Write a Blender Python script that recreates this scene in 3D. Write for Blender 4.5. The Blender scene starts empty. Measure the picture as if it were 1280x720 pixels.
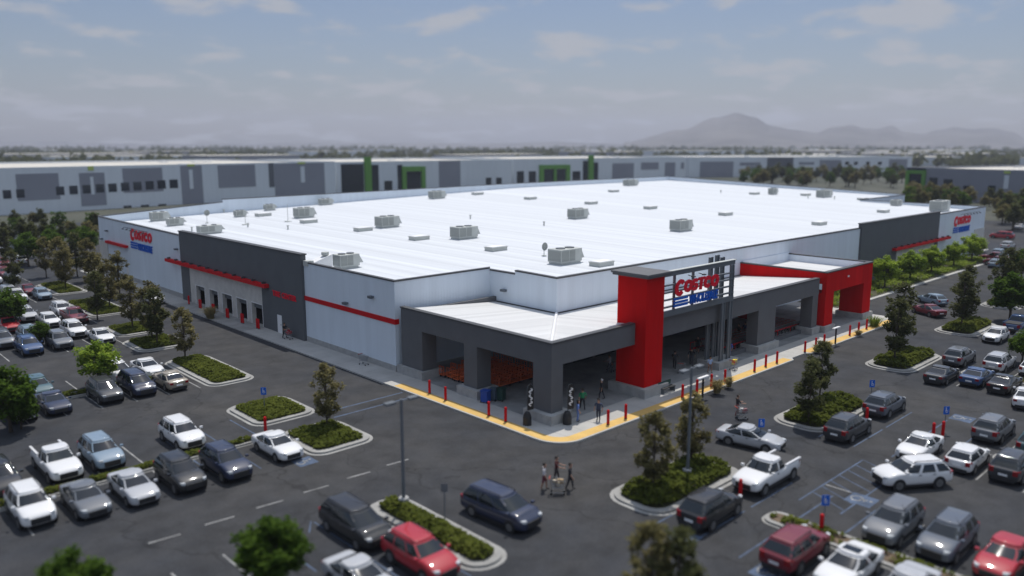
import bpy, bmesh, math, random
from mathutils import Vector, Matrix, noise
R=math.radians
random.seed(7)
S=bpy.context.scene
C=S.collection
# ------------------------------------------------------------------ camera maths
F=998.5; YH=181.5; HC=21.5
PI=math.atan((360-YH)/F); TH=math.atan2(1065,math.hypot(F,360-YH))
FW=(math.cos(TH),math.sin(TH)); RG=(math.sin(TH),-math.cos(TH))
def ray(x,y):
    a=(x-640)/F; b=(360-y)/F
    fz=math.cos(PI)+b*math.sin(PI); z=-math.sin(PI)+b*math.cos(PI)
    return (FW[0]*fz+RG[0]*a, FW[1]*fz+RG[1]*a, z)
def at(x,y,z=0.0):
    """ground (or height z) point of the place seen at a photo pixel"""
    r=ray(x,y); t=(z-HC)/r[2]; return (r[0]*t,r[1]*t)
def proj(X,Y,Z=0.0):
    f=X*FW[0]+Y*FW[1]; r=X*RG[0]+Y*RG[1]; u=Z-HC
    d=f*math.cos(PI)-u*math.sin(PI); v=f*math.sin(PI)+u*math.cos(PI)
    if d<1: return (-9999,-9999)
    return (640+F*r/d, 360-F*v/d)
def polar(px,D):
    a=(px-640)/math.hypot(F,360-YH)
    return (FW[0]*D+RG[0]*a*D, FW[1]*D+RG[1]*a*D)
# ------------------------------------------------------------------ materials
def nodes(name):
    m=bpy.data.materials.new(name); m.use_nodes=True
    nt=m.node_tree; b=nt.nodes['Principled BSDF']
    return m,nt,b
def ln(nt,a,b): nt.links.new(a,b)
def mat(name,col,rough=.6,metal=0.0,var=0.0,scale=1.0,bump=0.0,bscale=20.0,coat=0.0,spec=None):
    m,nt,b=nodes(name)
    b.inputs['Base Color'].default_value=(*col,1); b.inputs['Roughness'].default_value=rough
    b.inputs['Metallic'].default_value=metal
    if coat: b.inputs['Coat Weight'].default_value=coat; b.inputs['Coat Roughness'].default_value=.06
    if spec is not None: b.inputs['Specular IOR Level'].default_value=spec
    if var or bump:
        tc=nt.nodes.new('ShaderNodeTexCoord')
    if var:
        n=nt.nodes.new('ShaderNodeTexNoise'); n.inputs['Scale'].default_value=scale; n.inputs['Detail'].default_value=5; n.inputs['Roughness'].default_value=.6
        ln(nt,tc.outputs['Object'],n.inputs['Vector'])
        r=nt.nodes.new('ShaderNodeMapRange'); r.inputs[1].default_value=.3; r.inputs[2].default_value=.7
        r.inputs[3].default_value=1-var; r.inputs[4].default_value=1+var
        ln(nt,n.outputs['Fac'],r.inputs[0])
        mx=nt.nodes.new('ShaderNodeMix'); mx.data_type='RGBA'; mx.blend_type='MULTIPLY'; mx.inputs[0].default_value=1
        mx.inputs[6].default_value=(*col,1); ln(nt,r.outputs[0],mx.inputs[7]); ln(nt,mx.outputs[2],b.inputs['Base Color'])
    if bump:
        n2=nt.nodes.new('ShaderNodeTexNoise'); n2.inputs['Scale'].default_value=bscale; n2.inputs['Detail'].default_value=4
        ln(nt,tc.outputs['Object'],n2.inputs['Vector'])
        bp=nt.nodes.new('ShaderNodeBump'); bp.inputs['Strength'].default_value=bump; bp.inputs['Distance'].default_value=.05
        ln(nt,n2.outputs['Fac'],bp.inputs['Height']); ln(nt,bp.outputs['Normal'],b.inputs['Normal'])
    return m
def math_n(nt,op,a,b=None):
    n=nt.nodes.new('ShaderNodeMath'); n.operation=op
    for i,v in enumerate((a,b)):
        if v is None: continue
        if isinstance(v,(int,float)): n.inputs[i].default_value=v
        else: ln(nt,v,n.inputs[i])
    return n.outputs[0]
def ribbed(name,col,pitch,axis,rough=.45,panel=1.0,dirt=.06,depth=.03,metal=0.0,seamvar=.04,spec=.5):
    """ribbed metal sheet: ribs across world x+y (walls) or one axis (roofs), soft panel to panel tone, rain streaks"""
    m,nt,b=nodes(name); b.inputs['Roughness'].default_value=rough; b.inputs['Metallic'].default_value=metal; b.inputs['Specular IOR Level'].default_value=spec
    g=nt.nodes.new('ShaderNodeNewGeometry'); sp=nt.nodes.new('ShaderNodeSeparateXYZ'); ln(nt,g.outputs['Position'],sp.inputs[0])
    if axis=='xy': s=math_n(nt,'ADD',sp.outputs[0],sp.outputs[1])
    else: s=sp.outputs['xyz'.index(axis)]
    ph=math_n(nt,'SINE',math_n(nt,'MULTIPLY',s,2*math.pi/pitch))
    cr=math_n(nt,'MULTIPLY',math_n(nt,'MAXIMUM',ph,.55),1.0)
    bp=nt.nodes.new('ShaderNodeBump'); bp.inputs['Strength'].default_value=.8; bp.inputs['Distance'].default_value=depth
    ln(nt,cr,bp.inputs['Height']); ln(nt,bp.outputs['Normal'],b.inputs['Normal'])
    fl=math_n(nt,'FLOOR',math_n(nt,'DIVIDE',s,panel))
    wn=nt.nodes.new('ShaderNodeTexWhiteNoise'); wn.noise_dimensions='1D'; ln(nt,fl,wn.inputs['W'])
    pv=math_n(nt,'MULTIPLY_ADD',wn.outputs['Value'],seamvar); pv.node.inputs[2].default_value=1-seamvar/2
    cb=nt.nodes.new('ShaderNodeCombineXYZ'); ln(nt,s,cb.inputs[0]); ln(nt,math_n(nt,'MULTIPLY',sp.outputs[2],.12),cb.inputs[1])
    n=nt.nodes.new('ShaderNodeTexNoise'); n.inputs['Scale'].default_value=.9; n.inputs['Detail'].default_value=6; ln(nt,cb.outputs[0],n.inputs['Vector'])
    mr=nt.nodes.new('ShaderNodeMapRange'); mr.inputs[1].default_value=.35; mr.inputs[2].default_value=.7; mr.inputs[3].default_value=1-dirt; mr.inputs[4].default_value=1+dirt*.5
    ln(nt,n.outputs['Fac'],mr.inputs[0])
    k=math_n(nt,'MULTIPLY',pv,mr.outputs[0])
    mx=nt.nodes.new('ShaderNodeMix'); mx.data_type='RGBA'; mx.blend_type='MULTIPLY'; mx.inputs[0].default_value=1
    mx.inputs[6].default_value=(*col,1); ln(nt,k,mx.inputs[7]); ln(nt,mx.outputs[2],b.inputs['Base Color'])
    return m
def leafmat(name,c1,c2,scale=.9):
    m,nt,b=nodes(name)
    out=nt.nodes['Material Output']
    tc=nt.nodes.new('ShaderNodeTexCoord'); oi=nt.nodes.new('ShaderNodeObjectInfo')
    n=nt.nodes.new('ShaderNodeTexNoise'); n.inputs['Scale'].default_value=scale; n.inputs['Detail'].default_value=3
    ln(nt,tc.outputs['Object'],n.inputs['Vector'])
    g=nt.nodes.new('ShaderNodeNewGeometry')
    f=math_n(nt,'MULTIPLY_ADD',g.outputs['Random Per Island'],.5); ln(nt,math_n(nt,'SUBTRACT',n.outputs['Fac'],.25),f.node.inputs[2])
    f2=math_n(nt,'MULTIPLY_ADD',oi.outputs['Random'],.3); ln(nt,math_n(nt,'SUBTRACT',f,.15),f2.node.inputs[2])
    cr=nt.nodes.new('ShaderNodeMix'); cr.data_type='RGBA'; cr.inputs[6].default_value=(*c1,1); cr.inputs[7].default_value=(*c2,1)
    ln(nt,f2,cr.inputs[0])
    d=nt.nodes.new('ShaderNodeBsdfDiffuse'); t=nt.nodes.new('ShaderNodeBsdfTranslucent'); ms=nt.nodes.new('ShaderNodeMixShader'); ms.inputs[0].default_value=.42
    ln(nt,cr.outputs[2],d.inputs[0]); ln(nt,cr.outputs[2],t.inputs[0]); ln(nt,d.outputs[0],ms.inputs[1]); ln(nt,t.outputs[0],ms.inputs[2])
    ln(nt,ms.outputs[0],out.inputs[0])
    return m
def asphalt_mat():
    m,nt,b=nodes('asphalt'); b.inputs['Roughness'].default_value=.88; b.inputs['Specular IOR Level'].default_value=.25
    g=nt.nodes.new('ShaderNodeNewGeometry')
    def nz(sc,det,ro=.55):
        n=nt.nodes.new('ShaderNodeTexNoise'); n.inputs['Scale'].default_value=sc; n.inputs['Detail'].default_value=det; n.inputs['Roughness'].default_value=ro
        ln(nt,g.outputs['Position'],n.inputs['Vector']); return n.outputs['Fac']
    a=nz(.05,6,.65); c=nz(.45,6,.62); f=nz(7,3)
    mr=nt.nodes.new('ShaderNodeMapRange'); mr.inputs[1].default_value=.35; mr.inputs[2].default_value=.68; ln(nt,a,mr.inputs[0])
    mx=nt.nodes.new('ShaderNodeMix'); mx.data_type='RGBA'; mx.inputs[6].default_value=(.032,.0355,.043,1); mx.inputs[7].default_value=(.055,.053,.051,1)
    ln(nt,mr.outputs[0],mx.inputs[0])
    # oil spots and repaired patches
    mr2=nt.nodes.new('ShaderNodeMapRange'); mr2.inputs[1].default_value=.3; mr2.inputs[2].default_value=.62; mr2.inputs[3].default_value=.66; mr2.inputs[4].default_value=1.12; ln(nt,c,mr2.inputs[0])
    mr3=nt.nodes.new('ShaderNodeMapRange'); mr3.inputs[1].default_value=.3; mr3.inputs[2].default_value=.7; mr3.inputs[3].default_value=.85; mr3.inputs[4].default_value=1.15; ln(nt,f,mr3.inputs[0])
    k=math_n(nt,'MULTIPLY',mr2.outputs[0],mr3.outputs[0])
    vo=nt.nodes.new('ShaderNodeTexVoronoi'); vo.feature='DISTANCE_TO_EDGE'; vo.inputs['Scale'].default_value=.07; vo.inputs['Randomness'].default_value=1
    wv=nt.nodes.new('ShaderNodeTexNoise'); wv.inputs['Scale'].default_value=.25; wv.inputs['Detail'].default_value=5; ln(nt,g.outputs['Position'],wv.inputs['Vector'])
    ad=nt.nodes.new('ShaderNodeVectorMath'); ad.operation='MULTIPLY_ADD'; ad.inputs[1].default_value=(7,7,0); ln(nt,wv.outputs['Color'],ad.inputs[0]); ln(nt,g.outputs['Position'],ad.inputs[2]); ln(nt,ad.outputs[0],vo.inputs['Vector'])
    cr=nt.nodes.new('ShaderNodeMapRange'); cr.inputs[1].default_value=.0; cr.inputs[2].default_value=.006; cr.inputs[3].default_value=.6; cr.inputs[4].default_value=1; ln(nt,vo.outputs['Distance'],cr.inputs[0])
    k=math_n(nt,'MULTIPLY',k,cr.outputs[0])
    m2=nt.nodes.new('ShaderNodeMix'); m2.data_type='RGBA'; m2.blend_type='MULTIPLY'; m2.inputs[0].default_value=1
    ln(nt,mx.outputs[2],m2.inputs[6]); ln(nt,k,m2.inputs[7]); ln(nt,m2.outputs[2],b.inputs['Base Color'])
    bp=nt.nodes.new('ShaderNodeBump'); bp.inputs['Strength'].default_value=.25; bp.inputs['Distance'].default_value=.02; ln(nt,f,bp.inputs['Height']); ln(nt,bp.outputs[0],b.inputs['Normal'])
    return m
def ground_mat():
    m,nt,b=nodes('dry_land'); b.inputs['Roughness'].default_value=.95
    g=nt.nodes.new('ShaderNodeNewGeometry')
    n=nt.nodes.new('ShaderNodeTexNoise'); n.inputs['Scale'].default_value=.006; n.inputs['Detail'].default_value=7; n.inputs['Roughness'].default_value=.65; ln(nt,g.outputs['Position'],n.inputs['Vector'])
    cr=nt.nodes.new('ShaderNodeValToRGB'); e=cr.color_ramp.elements
    e[0].position=.36; e[0].color=(.03,.038,.022,1); e[1].position=.66; e[1].color=(.10,.098,.082,1)
    x=e.new(.48); x.color=(.06,.064,.045,1)
    ln(nt,n.outputs['Fac'],cr.inputs[0]); ln(nt,cr.outputs[0],b.inputs['Base Color'])
    return m
M={}
M['asphalt']=asphalt_mat(); M['land']=ground_mat()
M['wall']=ribbed('white_ribbed_metal',(.70,.77,.84),.38,'xy',rough=.5,panel=.95,depth=.02,dirt=.05)
M['grey']=ribbed('charcoal_ribbed_metal',(.115,.122,.13),.3,'xy',rough=.55,panel=.9,depth=.012,dirt=.08)
M['greylight']=mat('slate_stucco',(.10,.108,.115),.8,var=.07,scale=.5)
M['canopy']=mat('dark_grey_stucco',(.115,.118,.125),.8,var=.08,scale=.6,bump=.15)
M['coping']=mat('dark_coping',(.05,.052,.055),.5)
M['steel']=mat('grey_painted_steel',(.12,.135,.15),.5,var=.08,scale=1)
M['red']=ribbed('red_metal',(.56,.004,.005),.3,'xy',rough=.75,panel=.9,depth=.012,dirt=.12,spec=.08,seamvar=.12)
M['redpaint']=mat('red_paint',(.55,.005,.010),.6,spec=.15,var=.06,scale=2)
M['beige']=mat('split_face_block',(.56,.54,.50),.9,var=.12,scale=1.2,bump=.4,bscale=4)
M['plinth']=mat('cast_concrete',(.36,.36,.35),.9,var=.16,scale=1.5,bump=.3,bscale=8)
M['concrete']=mat('sidewalk_concrete',(.42,.41,.385),.9,var=.12,scale=.35,bump=.2,bscale=6)
M['kerb']=mat('kerb_concrete',(.30,.295,.28),.9,var=.2,scale=.6)
M['tactile']=mat('yellow_tactile_strip',(.62,.40,.12),.8,var=.1,scale=.8)
M['roof']=ribbed('white_roof_membrane',(.64,.665,.695),3.0,'x',rough=.6,panel=3.0,depth=.006,dirt=.16,seamvar=.07)
M['roofx']=ribbed('white_standing_seam_x',(.62,.62,.612),.6,'x',rough=.55,panel=.6,depth=.06,dirt=.08,seamvar=.16)
M['roofy']=ribbed('white_standing_seam_y',(.62,.62,.612),.6,'y',rough=.55,panel=.6,depth=.06,dirt=.08,seamvar=.16)
M['dark']=mat('dark_interior',(.025,.027,.03),.8,var=.3,scale=.8)
M['soffit']=mat('soffit',(.4,.4,.4),.8)
M['black']=mat('black_plastic',(.015,.015,.017),.5)
M['white']=mat('white_paint',(.78,.78,.78),.55,var=.04)
M['hvac']=mat('hvac_grey_enamel',(.50,.515,.48),.5,var=.09,scale=1.2)
M['louvre']=ribbed('hvac_louvre',(.32,.335,.31),.14,'z',rough=.5,panel=.14,depth=.03,dirt=.1)
M['signred']=mat('sign_red',(.78,.008,.03),.5,spec=.2); M['signblue']=mat('sign_blue',(.008,.11,.52),.5,spec=.2)
M['linewhite']=mat('line_white',(.24,.24,.235),.85,var=.45,scale=1.2)
M['lineblue']=mat('line_blue',(.062,.09,.145),.85,var=.4,scale=1.2)
M['lineyellow']=mat('line_pale',(.30,.29,.27),.8,var=.35,scale=1.2)
M['bark']=mat('bark',(.09,.07,.05),.95,var=.3,scale=4,bump=.5,bscale=12)
M['leaf_col']=leafmat('olive_leaves',(.10,.095,.038),(.27,.235,.105))
M['leaf_round']=leafmat('green_leaves',(.035,.07,.012),(.12,.19,.03))
M['leaf_bright']=leafmat('bright_leaves',(.10,.18,.025),(.46,.56,.08))
M['leaf_dark']=leafmat('dusky_leaves',(.05,.06,.026),(.14,.145,.06))
M['cover']=leafmat('ground_cover_leaves',(.06,.08,.017),(.17,.19,.04),.45)
M['grass']=leafmat('planter_leaves',(.07,.12,.022),(.26,.32,.055),.35)
M['dry']=leafmat('dry_grass_blades',(.22,.18,.08),(.42,.36,.18),.8)
M['soil']=mat('planter_soil',(.055,.055,.025),.95,var=.3,scale=1)
M['mulch']=mat('brown_mulch',(.12,.085,.055),.95,var=.35,scale=1.2)
M['glass']=mat('car_glass',(.012,.016,.018),.04,spec=.8)
M['tyre']=mat('tyre_rubber',(.014,.014,.015),.85); M['rim']=mat('alloy_rim',(.22,.225,.23),.35,metal=.6)
M['trim']=mat('black_trim',(.02,.02,.021),.6)
M['headlamp']=mat('headlamp_lens',(.55,.57,.58),.08,spec=.8); M['taillamp']=mat('tail_lamp_lens',(.25,.008,.012),.15)
M['chrome']=mat('chrome',(.6,.6,.62),.15,metal=1)
M['whwall']=ribbed('tilt_up_white',(.62,.66,.70),9.0,'xy',rough=.85,panel=9,depth=.02,dirt=.04,seamvar=.05)
M['whgrey']=mat('tilt_up_grey',(.235,.245,.285),.85,var=.05,scale=.1); M['whdark']=mat('tilt_up_slate',(.10,.11,.13),.8)
M['whglass']=mat('blue_black_glass',(.008,.018,.03),.1,spec=.7); M['green']=mat('lime_green_panel',(.10,.27,.035),.6)
M['whroof']=mat('pale_roof',(.55,.52,.46),.8,var=.12,scale=.03)
M['chart']=mat('yellow_green_panel',(.42,.52,.12),.6)
M['skin']=mat('skin',(.38,.22,.15),.6); M['shoe']=mat('shoe',(.03,.03,.03),.7); M['hair']=mat('hair',(.02,.014,.01),.7)
M['wire']=mat('cart_wire',(.28,.29,.30),.35,metal=.6)
M['cartred']=mat('cart_red',(.42,.05,.03),.5); M['rust']=mat('flatbed_orange_red',(.62,.12,.03),.6,var=.15,scale=3)
PAINT={}
for n,c in dict(white=(.70,.70,.70),silver=(.42,.43,.45),grey=(.13,.14,.155),slate=(.085,.10,.125),charcoal=(.035,.038,.043),black=(.011,.012,.014),
    red=(.38,.012,.022),maroon=(.16,.012,.022),navy=(.014,.022,.055),blue=(.03,.07,.17),lightblue=(.20,.27,.34),teal=(.05,.11,.13),tan=(.30,.26,.20)).items():
    PAINT[n]=mat('paint_'+n,c,.5,metal=0,coat=1.0,spec=.3)
def cloth(c):
    k='cloth_%d_%d_%d'%tuple(int(x*255) for x in c)
    if k not in M: M[k]=mat('cloth',c,.85,var=.12,scale=6)
    return M[k]
# ------------------------------------------------------------------ mesh builder
class MB:
    def __init__(s): s.v=[]; s.f=[]; s.mi=[]
    def add(s,vs,fs,mi=0):
        o=len(s.v); s.v+= [tuple(v) for v in vs]; s.f+=[tuple(i+o for i in f) for f in fs]; s.mi+=[mi]*len(fs)
        return s
    def box(s,x0,y0,z0,x1,y1,z1,mi=0):
        x0,x1=min(x0,x1),max(x0,x1); y0,y1=min(y0,y1),max(y0,y1); z0,z1=min(z0,z1),max(z0,z1)
        vs=[(x,y,z) for z in (z0,z1) for y in (y0,y1) for x in (x0,x1)]
        return s.add(vs,[(0,2,3,1),(4,5,7,6),(0,1,5,4),(2,6,7,3),(0,4,6,2),(1,3,7,5)],mi)
    def prism(s,poly,z0,z1,mi=0):
        n=len(poly); zt=z1 if isinstance(z1,(list,tuple)) else [z1]*n
        vs=[(p[0],p[1],z0) for p in poly]+[(p[0],p[1],zt[i]) for i,p in enumerate(poly)]
        fs=[tuple(range(n-1,-1,-1)),tuple(range(n,2*n))]+[(i,(i+1)%n,n+(i+1)%n,n+i) for i in range(n)]
        return s.add(vs,fs,mi)
    def tube(s,pts,rad,n=8,mi=0,cap=True):
        pts=[Vector(p) for p in pts]; k=len(pts); rad=rad if isinstance(rad,(list,tuple)) else [rad]*k
        vs=[]
        for i,p in enumerate(pts):
            d=(pts[min(i+1,k-1)]-pts[max(i-1,0)]).normalized()
            u=d.cross(Vector((0,0,1)))
            if u.length<1e-3: u=Vector((1,0,0))
            u.normalize(); w=d.cross(u)
            for j in range(n):
                a=2*math.pi*j/n; vs.append(p+u*math.cos(a)*rad[i]+w*math.sin(a)*rad[i])
        fs=[]
        for i in range(k-1):
            for j in range(n): fs.append((i*n+j,i*n+(j+1)%n,(i+1)*n+(j+1)%n,(i+1)*n+j))
        if cap: fs+= [tuple(range(n-1,-1,-1)),tuple(range((k-1)*n,k*n))]
        return s.add(vs,fs,mi)
    def lathe(s,prof,axis='z',n=16,c=(0,0,0),mi=0):
        vs=[];k=len(prof)
        for r,h in prof:
            for j in range(n):
                a=2*math.pi*j/n; x,y=r*math.cos(a),r*math.sin(a)
                vs.append((c[0]+x,c[1]+y,c[2]+h) if axis=='z' else (c[0]+x,c[1]+h,c[2]+y))
        fs=[(i*n+j,i*n+(j+1)%n,(i+1)*n+(j+1)%n,(i+1)*n+j) for i in range(k-1) for j in range(n)]
        fs+=[tuple(range(n-1,-1,-1)),tuple(range((k-1)*n,k*n))]
        return s.add(vs,fs,mi)
    def mesh(s,name,mats,smooth=False,fix=True):
        me=bpy.data.meshes.new(name); me.from_pydata(s.v,[],s.f)
        for m in (mats if isinstance(mats,(list,tuple)) else [mats]): me.materials.append(m)
        me.polygons.foreach_set('material_index',s.mi)
        if smooth: me.polygons.foreach_set('use_smooth',[True]*len(s.f))
        if fix:
            bm=bmesh.new(); bm.from_mesh(me); bmesh.ops.recalc_face_normals(bm,faces=bm.faces); bm.to_mesh(me); bm.free()
        me.update(); return me
    def build(s,name,mats,parent=None,smooth=False,fix=True,rel=False):
        if rel and parent is not None:
            l=parent.location; s.v=[(a-l.x,b-l.y,c-l.z) for a,b,c in s.v]
        return link(name,s.mesh(name,mats,smooth,fix),parent)
def link(name,me,parent=None):
    o=bpy.data.objects.new(name,me); C.objects.link(o)
    if parent is not None: o.parent=parent
    return o
def tag(o,label=None,cat=None,group=None,kind=None):
    if label: o['label']=label
    if cat: o['category']=cat
    if group: o['group']=group
    if kind: o['kind']=kind
    return o
def thing(name,label,cat,loc=(0,0,0),rz=0,group=None):
    o=bpy.data.objects.new(name,None); C.objects.link(o); o.empty_display_size=.3
    o.location=loc; o.rotation_euler=(0,0,rz); tag(o,label,cat,group); return o
def copytree(o,parent=None):
    c=o.copy(); C.objects.link(c)
    if parent is not None: c.parent=parent
    for ch in list(KIDS.get(o.name,())) or list(o.children): copytree(ch,c)
    return c
KIDS={}
def evald(o):
    dg=bpy.context.evaluated_depsgraph_get(); dg.update()
    me=bpy.data.meshes.new_from_object(o.evaluated_get(dg)); return me
ORDN='first second third fourth fifth sixth seventh eighth ninth tenth eleventh twelfth thirteenth fourteenth fifteenth sixteenth seventeenth eighteenth nineteenth twentieth'.split()
def ORD(i):
    if i<20: return ORDN[i]
    t=['twenty','thirty','forty','fifty','sixty','seventy','eighty','ninety'][(i+1)//10-2]; u=(i+1)%10
    return t[:-1]+'ieth' if u==0 else t+'-'+ORDN[u-1]
# ================================================================== SETTING
def sheet(name,poly,z,m,kind='structure'):
    b=MB(); b.add([(p[0],p[1],z) for p in poly],[tuple(range(len(poly)))]); o=b.build(name,m); tag(o,kind=kind); return o
G=9000
sheet('ground',[(-G,-G),(G,-G),(G,G),(-G,G)],-.02,M['land'])
sheet('parking_lot',[(-160,-140),(262,-140),(262,60),(242,180),(242,248),(-160,248)],0,M['asphalt'])
# sidewalk with kerb and yellow strip round the store
SWH=.14
def rnd_corner(cx,cy,r,a0,a1,n=8): return [(cx+r*math.cos(R(a0+(a1-a0)*i/n)),cy+r*math.sin(R(a0+(a1-a0)*i/n))) for i in range(n+1)]
outer=[(40.0,150.5),(40.0,39.6)]+rnd_corner(42.4,39.4,2.4,180,270)[1:]+[(74.6,37.0)]+[(75.2,37.5),(77.6,37.5),(78.4,37.0)]+[(101.2,37.0)]+rnd_corner(101.2,38.6,1.6,270,360)[1:]+[(102.8,45.0),(171,45.0)]+rnd_corner(171,46.5,1.5,270,360)[1:]+[(172.5,51),(186,51.2),(186,76),(211,76),(211,150.5)]
b=MB(); b.prism(outer[::-1],-.01,SWH); o=b.build('sidewalk',M['concrete']); tag(o,kind='structure')
# asphalt-grey walkway joints
b=MB()
for k in range(33):
    x=42+k*1.85
    if x<101: b.box(x-.012,37.95,SWH,x+.012,40.6,SWH+.004)
for k in range(60):
    y=60+k*1.5
    b.box(40.2,y-.012,SWH,42.6,y+.012,SWH+.004)
o=b.build('sidewalk_joints',M['kerb']); tag(o,kind='structure')
def strip(inner,w,z):
    n=len(inner); vs=[];fs=[]
    for i,p in enumerate(inner):
        a=Vector(inner[max(i-1,0)]); c=Vector(inner[min(i+1,n-1)]); d=(c-a).normalized(); nn=Vector((-d.y,d.x))
        vs+=[(p[0],p[1],z),(p[0]+nn.x*w,p[1]+nn.y*w,z)]
    return vs,[(2*i,2*i+2,2*i+3,2*i+1) for i in range(n-1)]
b=MB()
l1=[(40.17,57.6),(40.17,39.6)]+rnd_corner(42.4,39.4,2.23,180,270)[1:]+[(74.5,37.17)]
b.add(*strip(l1,.95,SWH+.004)); b.add(*strip([(78.5,37.17),(101.0,37.17)],.95,SWH+.004))
o=b.build('tactile_strip',M['tactile']); tag(o,kind='structure')
# dark drive-in apron in front of the tyre bays
sheet('tyre_bay_apron',[(40.02,87.5),(42.74,87.5),(42.74,109.2),(40.02,109.2)],SWH+.006,M['kerb'])
# ------------------------------------------------------------------ planting islands
def leaf_cloud(n,fn,size,seed,tilt=1.0):
    rnd=random.Random(seed); b=MB()
    for i in range(n):
        p=fn(rnd)
        if p is None: continue
        a=rnd.uniform(0,6.283); t=rnd.uniform(-.9,.9)*tilt; t2=rnd.uniform(-.9,.9)*tilt
        u=Vector((math.cos(a),math.sin(a),math.sin(t))).normalized()
        w=Vector((-math.sin(a),math.cos(a),math.sin(t2))).normalized()
        s=size*rnd.uniform(.6,1.4); u*=s; w*=s*.62; p=Vector(p)
        b.add([p-u,p-w*.9,p+u,p+w*.9],[(0,1,2,3)])
    return b
def inpoly(x,y,P):
    c=False; j=len(P)-1
    for i in range(len(P)):
        if (P[i][1]>y)!=(P[j][1]>y) and x<(P[j][0]-P[i][0])*(y-P[i][1])/(P[j][1]-P[i][1])+P[i][0]: c=not c
        j=i
    return c
def edge_d(x,y,P):
    d=9
    for i in range(len(P)):
        a=Vector(P[i]); c=Vector(P[(i+1)%len(P)]); ab=c-a; t=max(0,min(1,(Vector((x,y))-a).dot(ab)/ab.length_squared)); d=min(d,(a+ab*t-Vector((x,y))).length)
    return d
def rrect(x0,y0,x1,y1,r,n=5):
    P=[]
    for cx,cy,a in ((x1-r,y1-r,0),(x0+r,y1-r,90),(x0+r,y0+r,180),(x1-r,y0+r,270)):
        P+=[(cx+r*math.cos(R(a+90*i/n)),cy+r*math.sin(R(a+90*i/n))) for i in range(n+1)]
    return P
NI=[0]
def island(x0,y0,x1,y1,r=1.6,h=.45,dens=48,m='cover',lab=None,wide=.75,soil='soil',gap=0.0):
    NI[0]+=1; k=NI[0]
    P=rrect(x0,y0,x1,y1,r); Q=rrect(x0+wide*.35,y0+wide*.35,x1-wide*.35,y1-wide*.35,max(.3,r-wide*.35))
    I=rrect(x0+wide,y0+wide,x1-wide,y1-wide,max(.25,r-wide))
    b=MB(); b.prism(P,-.01,.02); b.prism(Q,.0,.15); o=b.build('island_kerb',M['kerb']); tag(o,kind='structure')
    b=MB(); b.prism(I,.1,.17); o=b.build('island_soil',M[soil]); tag(o,kind='structure')
    def fn(rd):
        x=rd.uniform(x0+wide,x1-wide); y=rd.uniform(y0+wide,y1-wide)
        if not inpoly(x,y,I): return None
        e=edge_d(x,y,I); n=noise.noise((x*.8,y*.8,k)); n2=noise.noise((x*2.1,y*2.1,k+9))
        if gap and n+.5*n2< gap-.45: return None
        hh=h*(.85+.45*n+.35*n2)*min(1,.45+e*1.3)
        return (x,y,.17+max(.03,hh)*rd.uniform(.3,1.0)**.6)
    area=(x1-x0-2*wide)*(y1-y0-2*wide)
    o=leaf_cloud(int(area*dens*3.2),fn,.15,k).build('ground_cover',M[m],fix=False); tag(o,kind='stuff')
    if lab: o['label']=lab
# left lot islands
island(24.3,28.2,27.3,38.9,1.4,.55)
island(26.4,47.6,31.8,53.9,1.3,.4); island(26.2,56.0,31.8,62.4,1.3,.35)
island(27.8,85.6,33.4,92.4,1.3,.35); island(28.4,94.4,33.8,101.2,1.3,.3)
island(28.0,68.6,32.6,80.6,1.3,.4)
island(29.5,108,34.8,121.5,1.3,.35); island(30.5,128,35.2,140,1.3,.35)
island(-1.5,53.2,25.2,54.6,.6,.35,wide=.35)
island(-1.0,74.0,27.0,75.6,.6,.35,wide=.35)
# right lot islands
for (c,yy) in ((41,24.9),(61.3,24.8),(82.8,26.6),(103.5,27.2),(124.2,28.4),(145,30.0)):
    island(c-4.9,yy+.4,c+5.2,yy+5.2,1.7,.75,55)
island(40.2,7.5,42.2,21.6,.8,.28,30,'cover',wide=.45,soil='mulch',gap=.35)
island(60.3,2,62.3,15.2,.8,.3,30,'cover',wide=.45,soil='mulch',gap=.3)
island(81.8,8,83.8,24.0,.8,.3,30,'cover',wide=.45,soil='mulch',gap=.25)
# planting bed along the right front wall
b=MB(); b.box(103.4,45.6,.1,170.5,51.3,.2); o=b.build('planting_bed',M['soil']); tag(o,kind='structure')
def bedfn(rd):
    x=rd.uniform(104,170); y=rd.uniform(46,50.9); n=noise.noise((x*.28,y*.5,3)); n2=noise.noise((x*1.2,y*1.2,7))
    if n+.4*n2<-.25: return None
    return (x,y,.2+rd.uniform(.1,1)*(.40+.4*n+.25*n2))
o=leaf_cloud(11000,bedfn,.2,5).build('bed_shrubbery',M['grass'],fix=False); tag(o,kind='stuff')
# ------------------------------------------------------------------ painted lines
bw,bb=MB(),MB()
def line(b,x0,y0,x1,y1,w=.11,z=.004):
    d=Vector((x1-x0,y1-y0)).normalized(); n=Vector((-d.y,d.x))*w/2
    b.add([(x0+n.x,y0+n.y,z),(x1+n.x,y1+n.y,z),(x1-n.x,y1-n.y,z),(x0-n.x,y0-n.y,z)],[(0,1,2,3)])
for c in (41.2,61.3,82.8,103.5,124.2,145):
    for k in range(0,12):
        y=25.4-2.68*k
        for s in (-1,1):
            blue = c<62 and k<4
            line(bb if blue else bw, c+s*.35,y,c+s*5.5,y)
        if c>42: continue
    line(bw,c,25.2-3*2.68,c,25.4-11*2.68)
for (y0,x1) in ((33.8,24.2),(54,25.6),(74.8,27.4),(97,28.0),(109.8,29.2),(129.8,30),(149.6,31)):
    for k in range(0,14):
        x=x1-2.72*k
        for s in (-1,1): line(bb if (k<3 and y0<60) else bw,x,y0+s*.4,x,y0+s*5.4)
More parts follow.
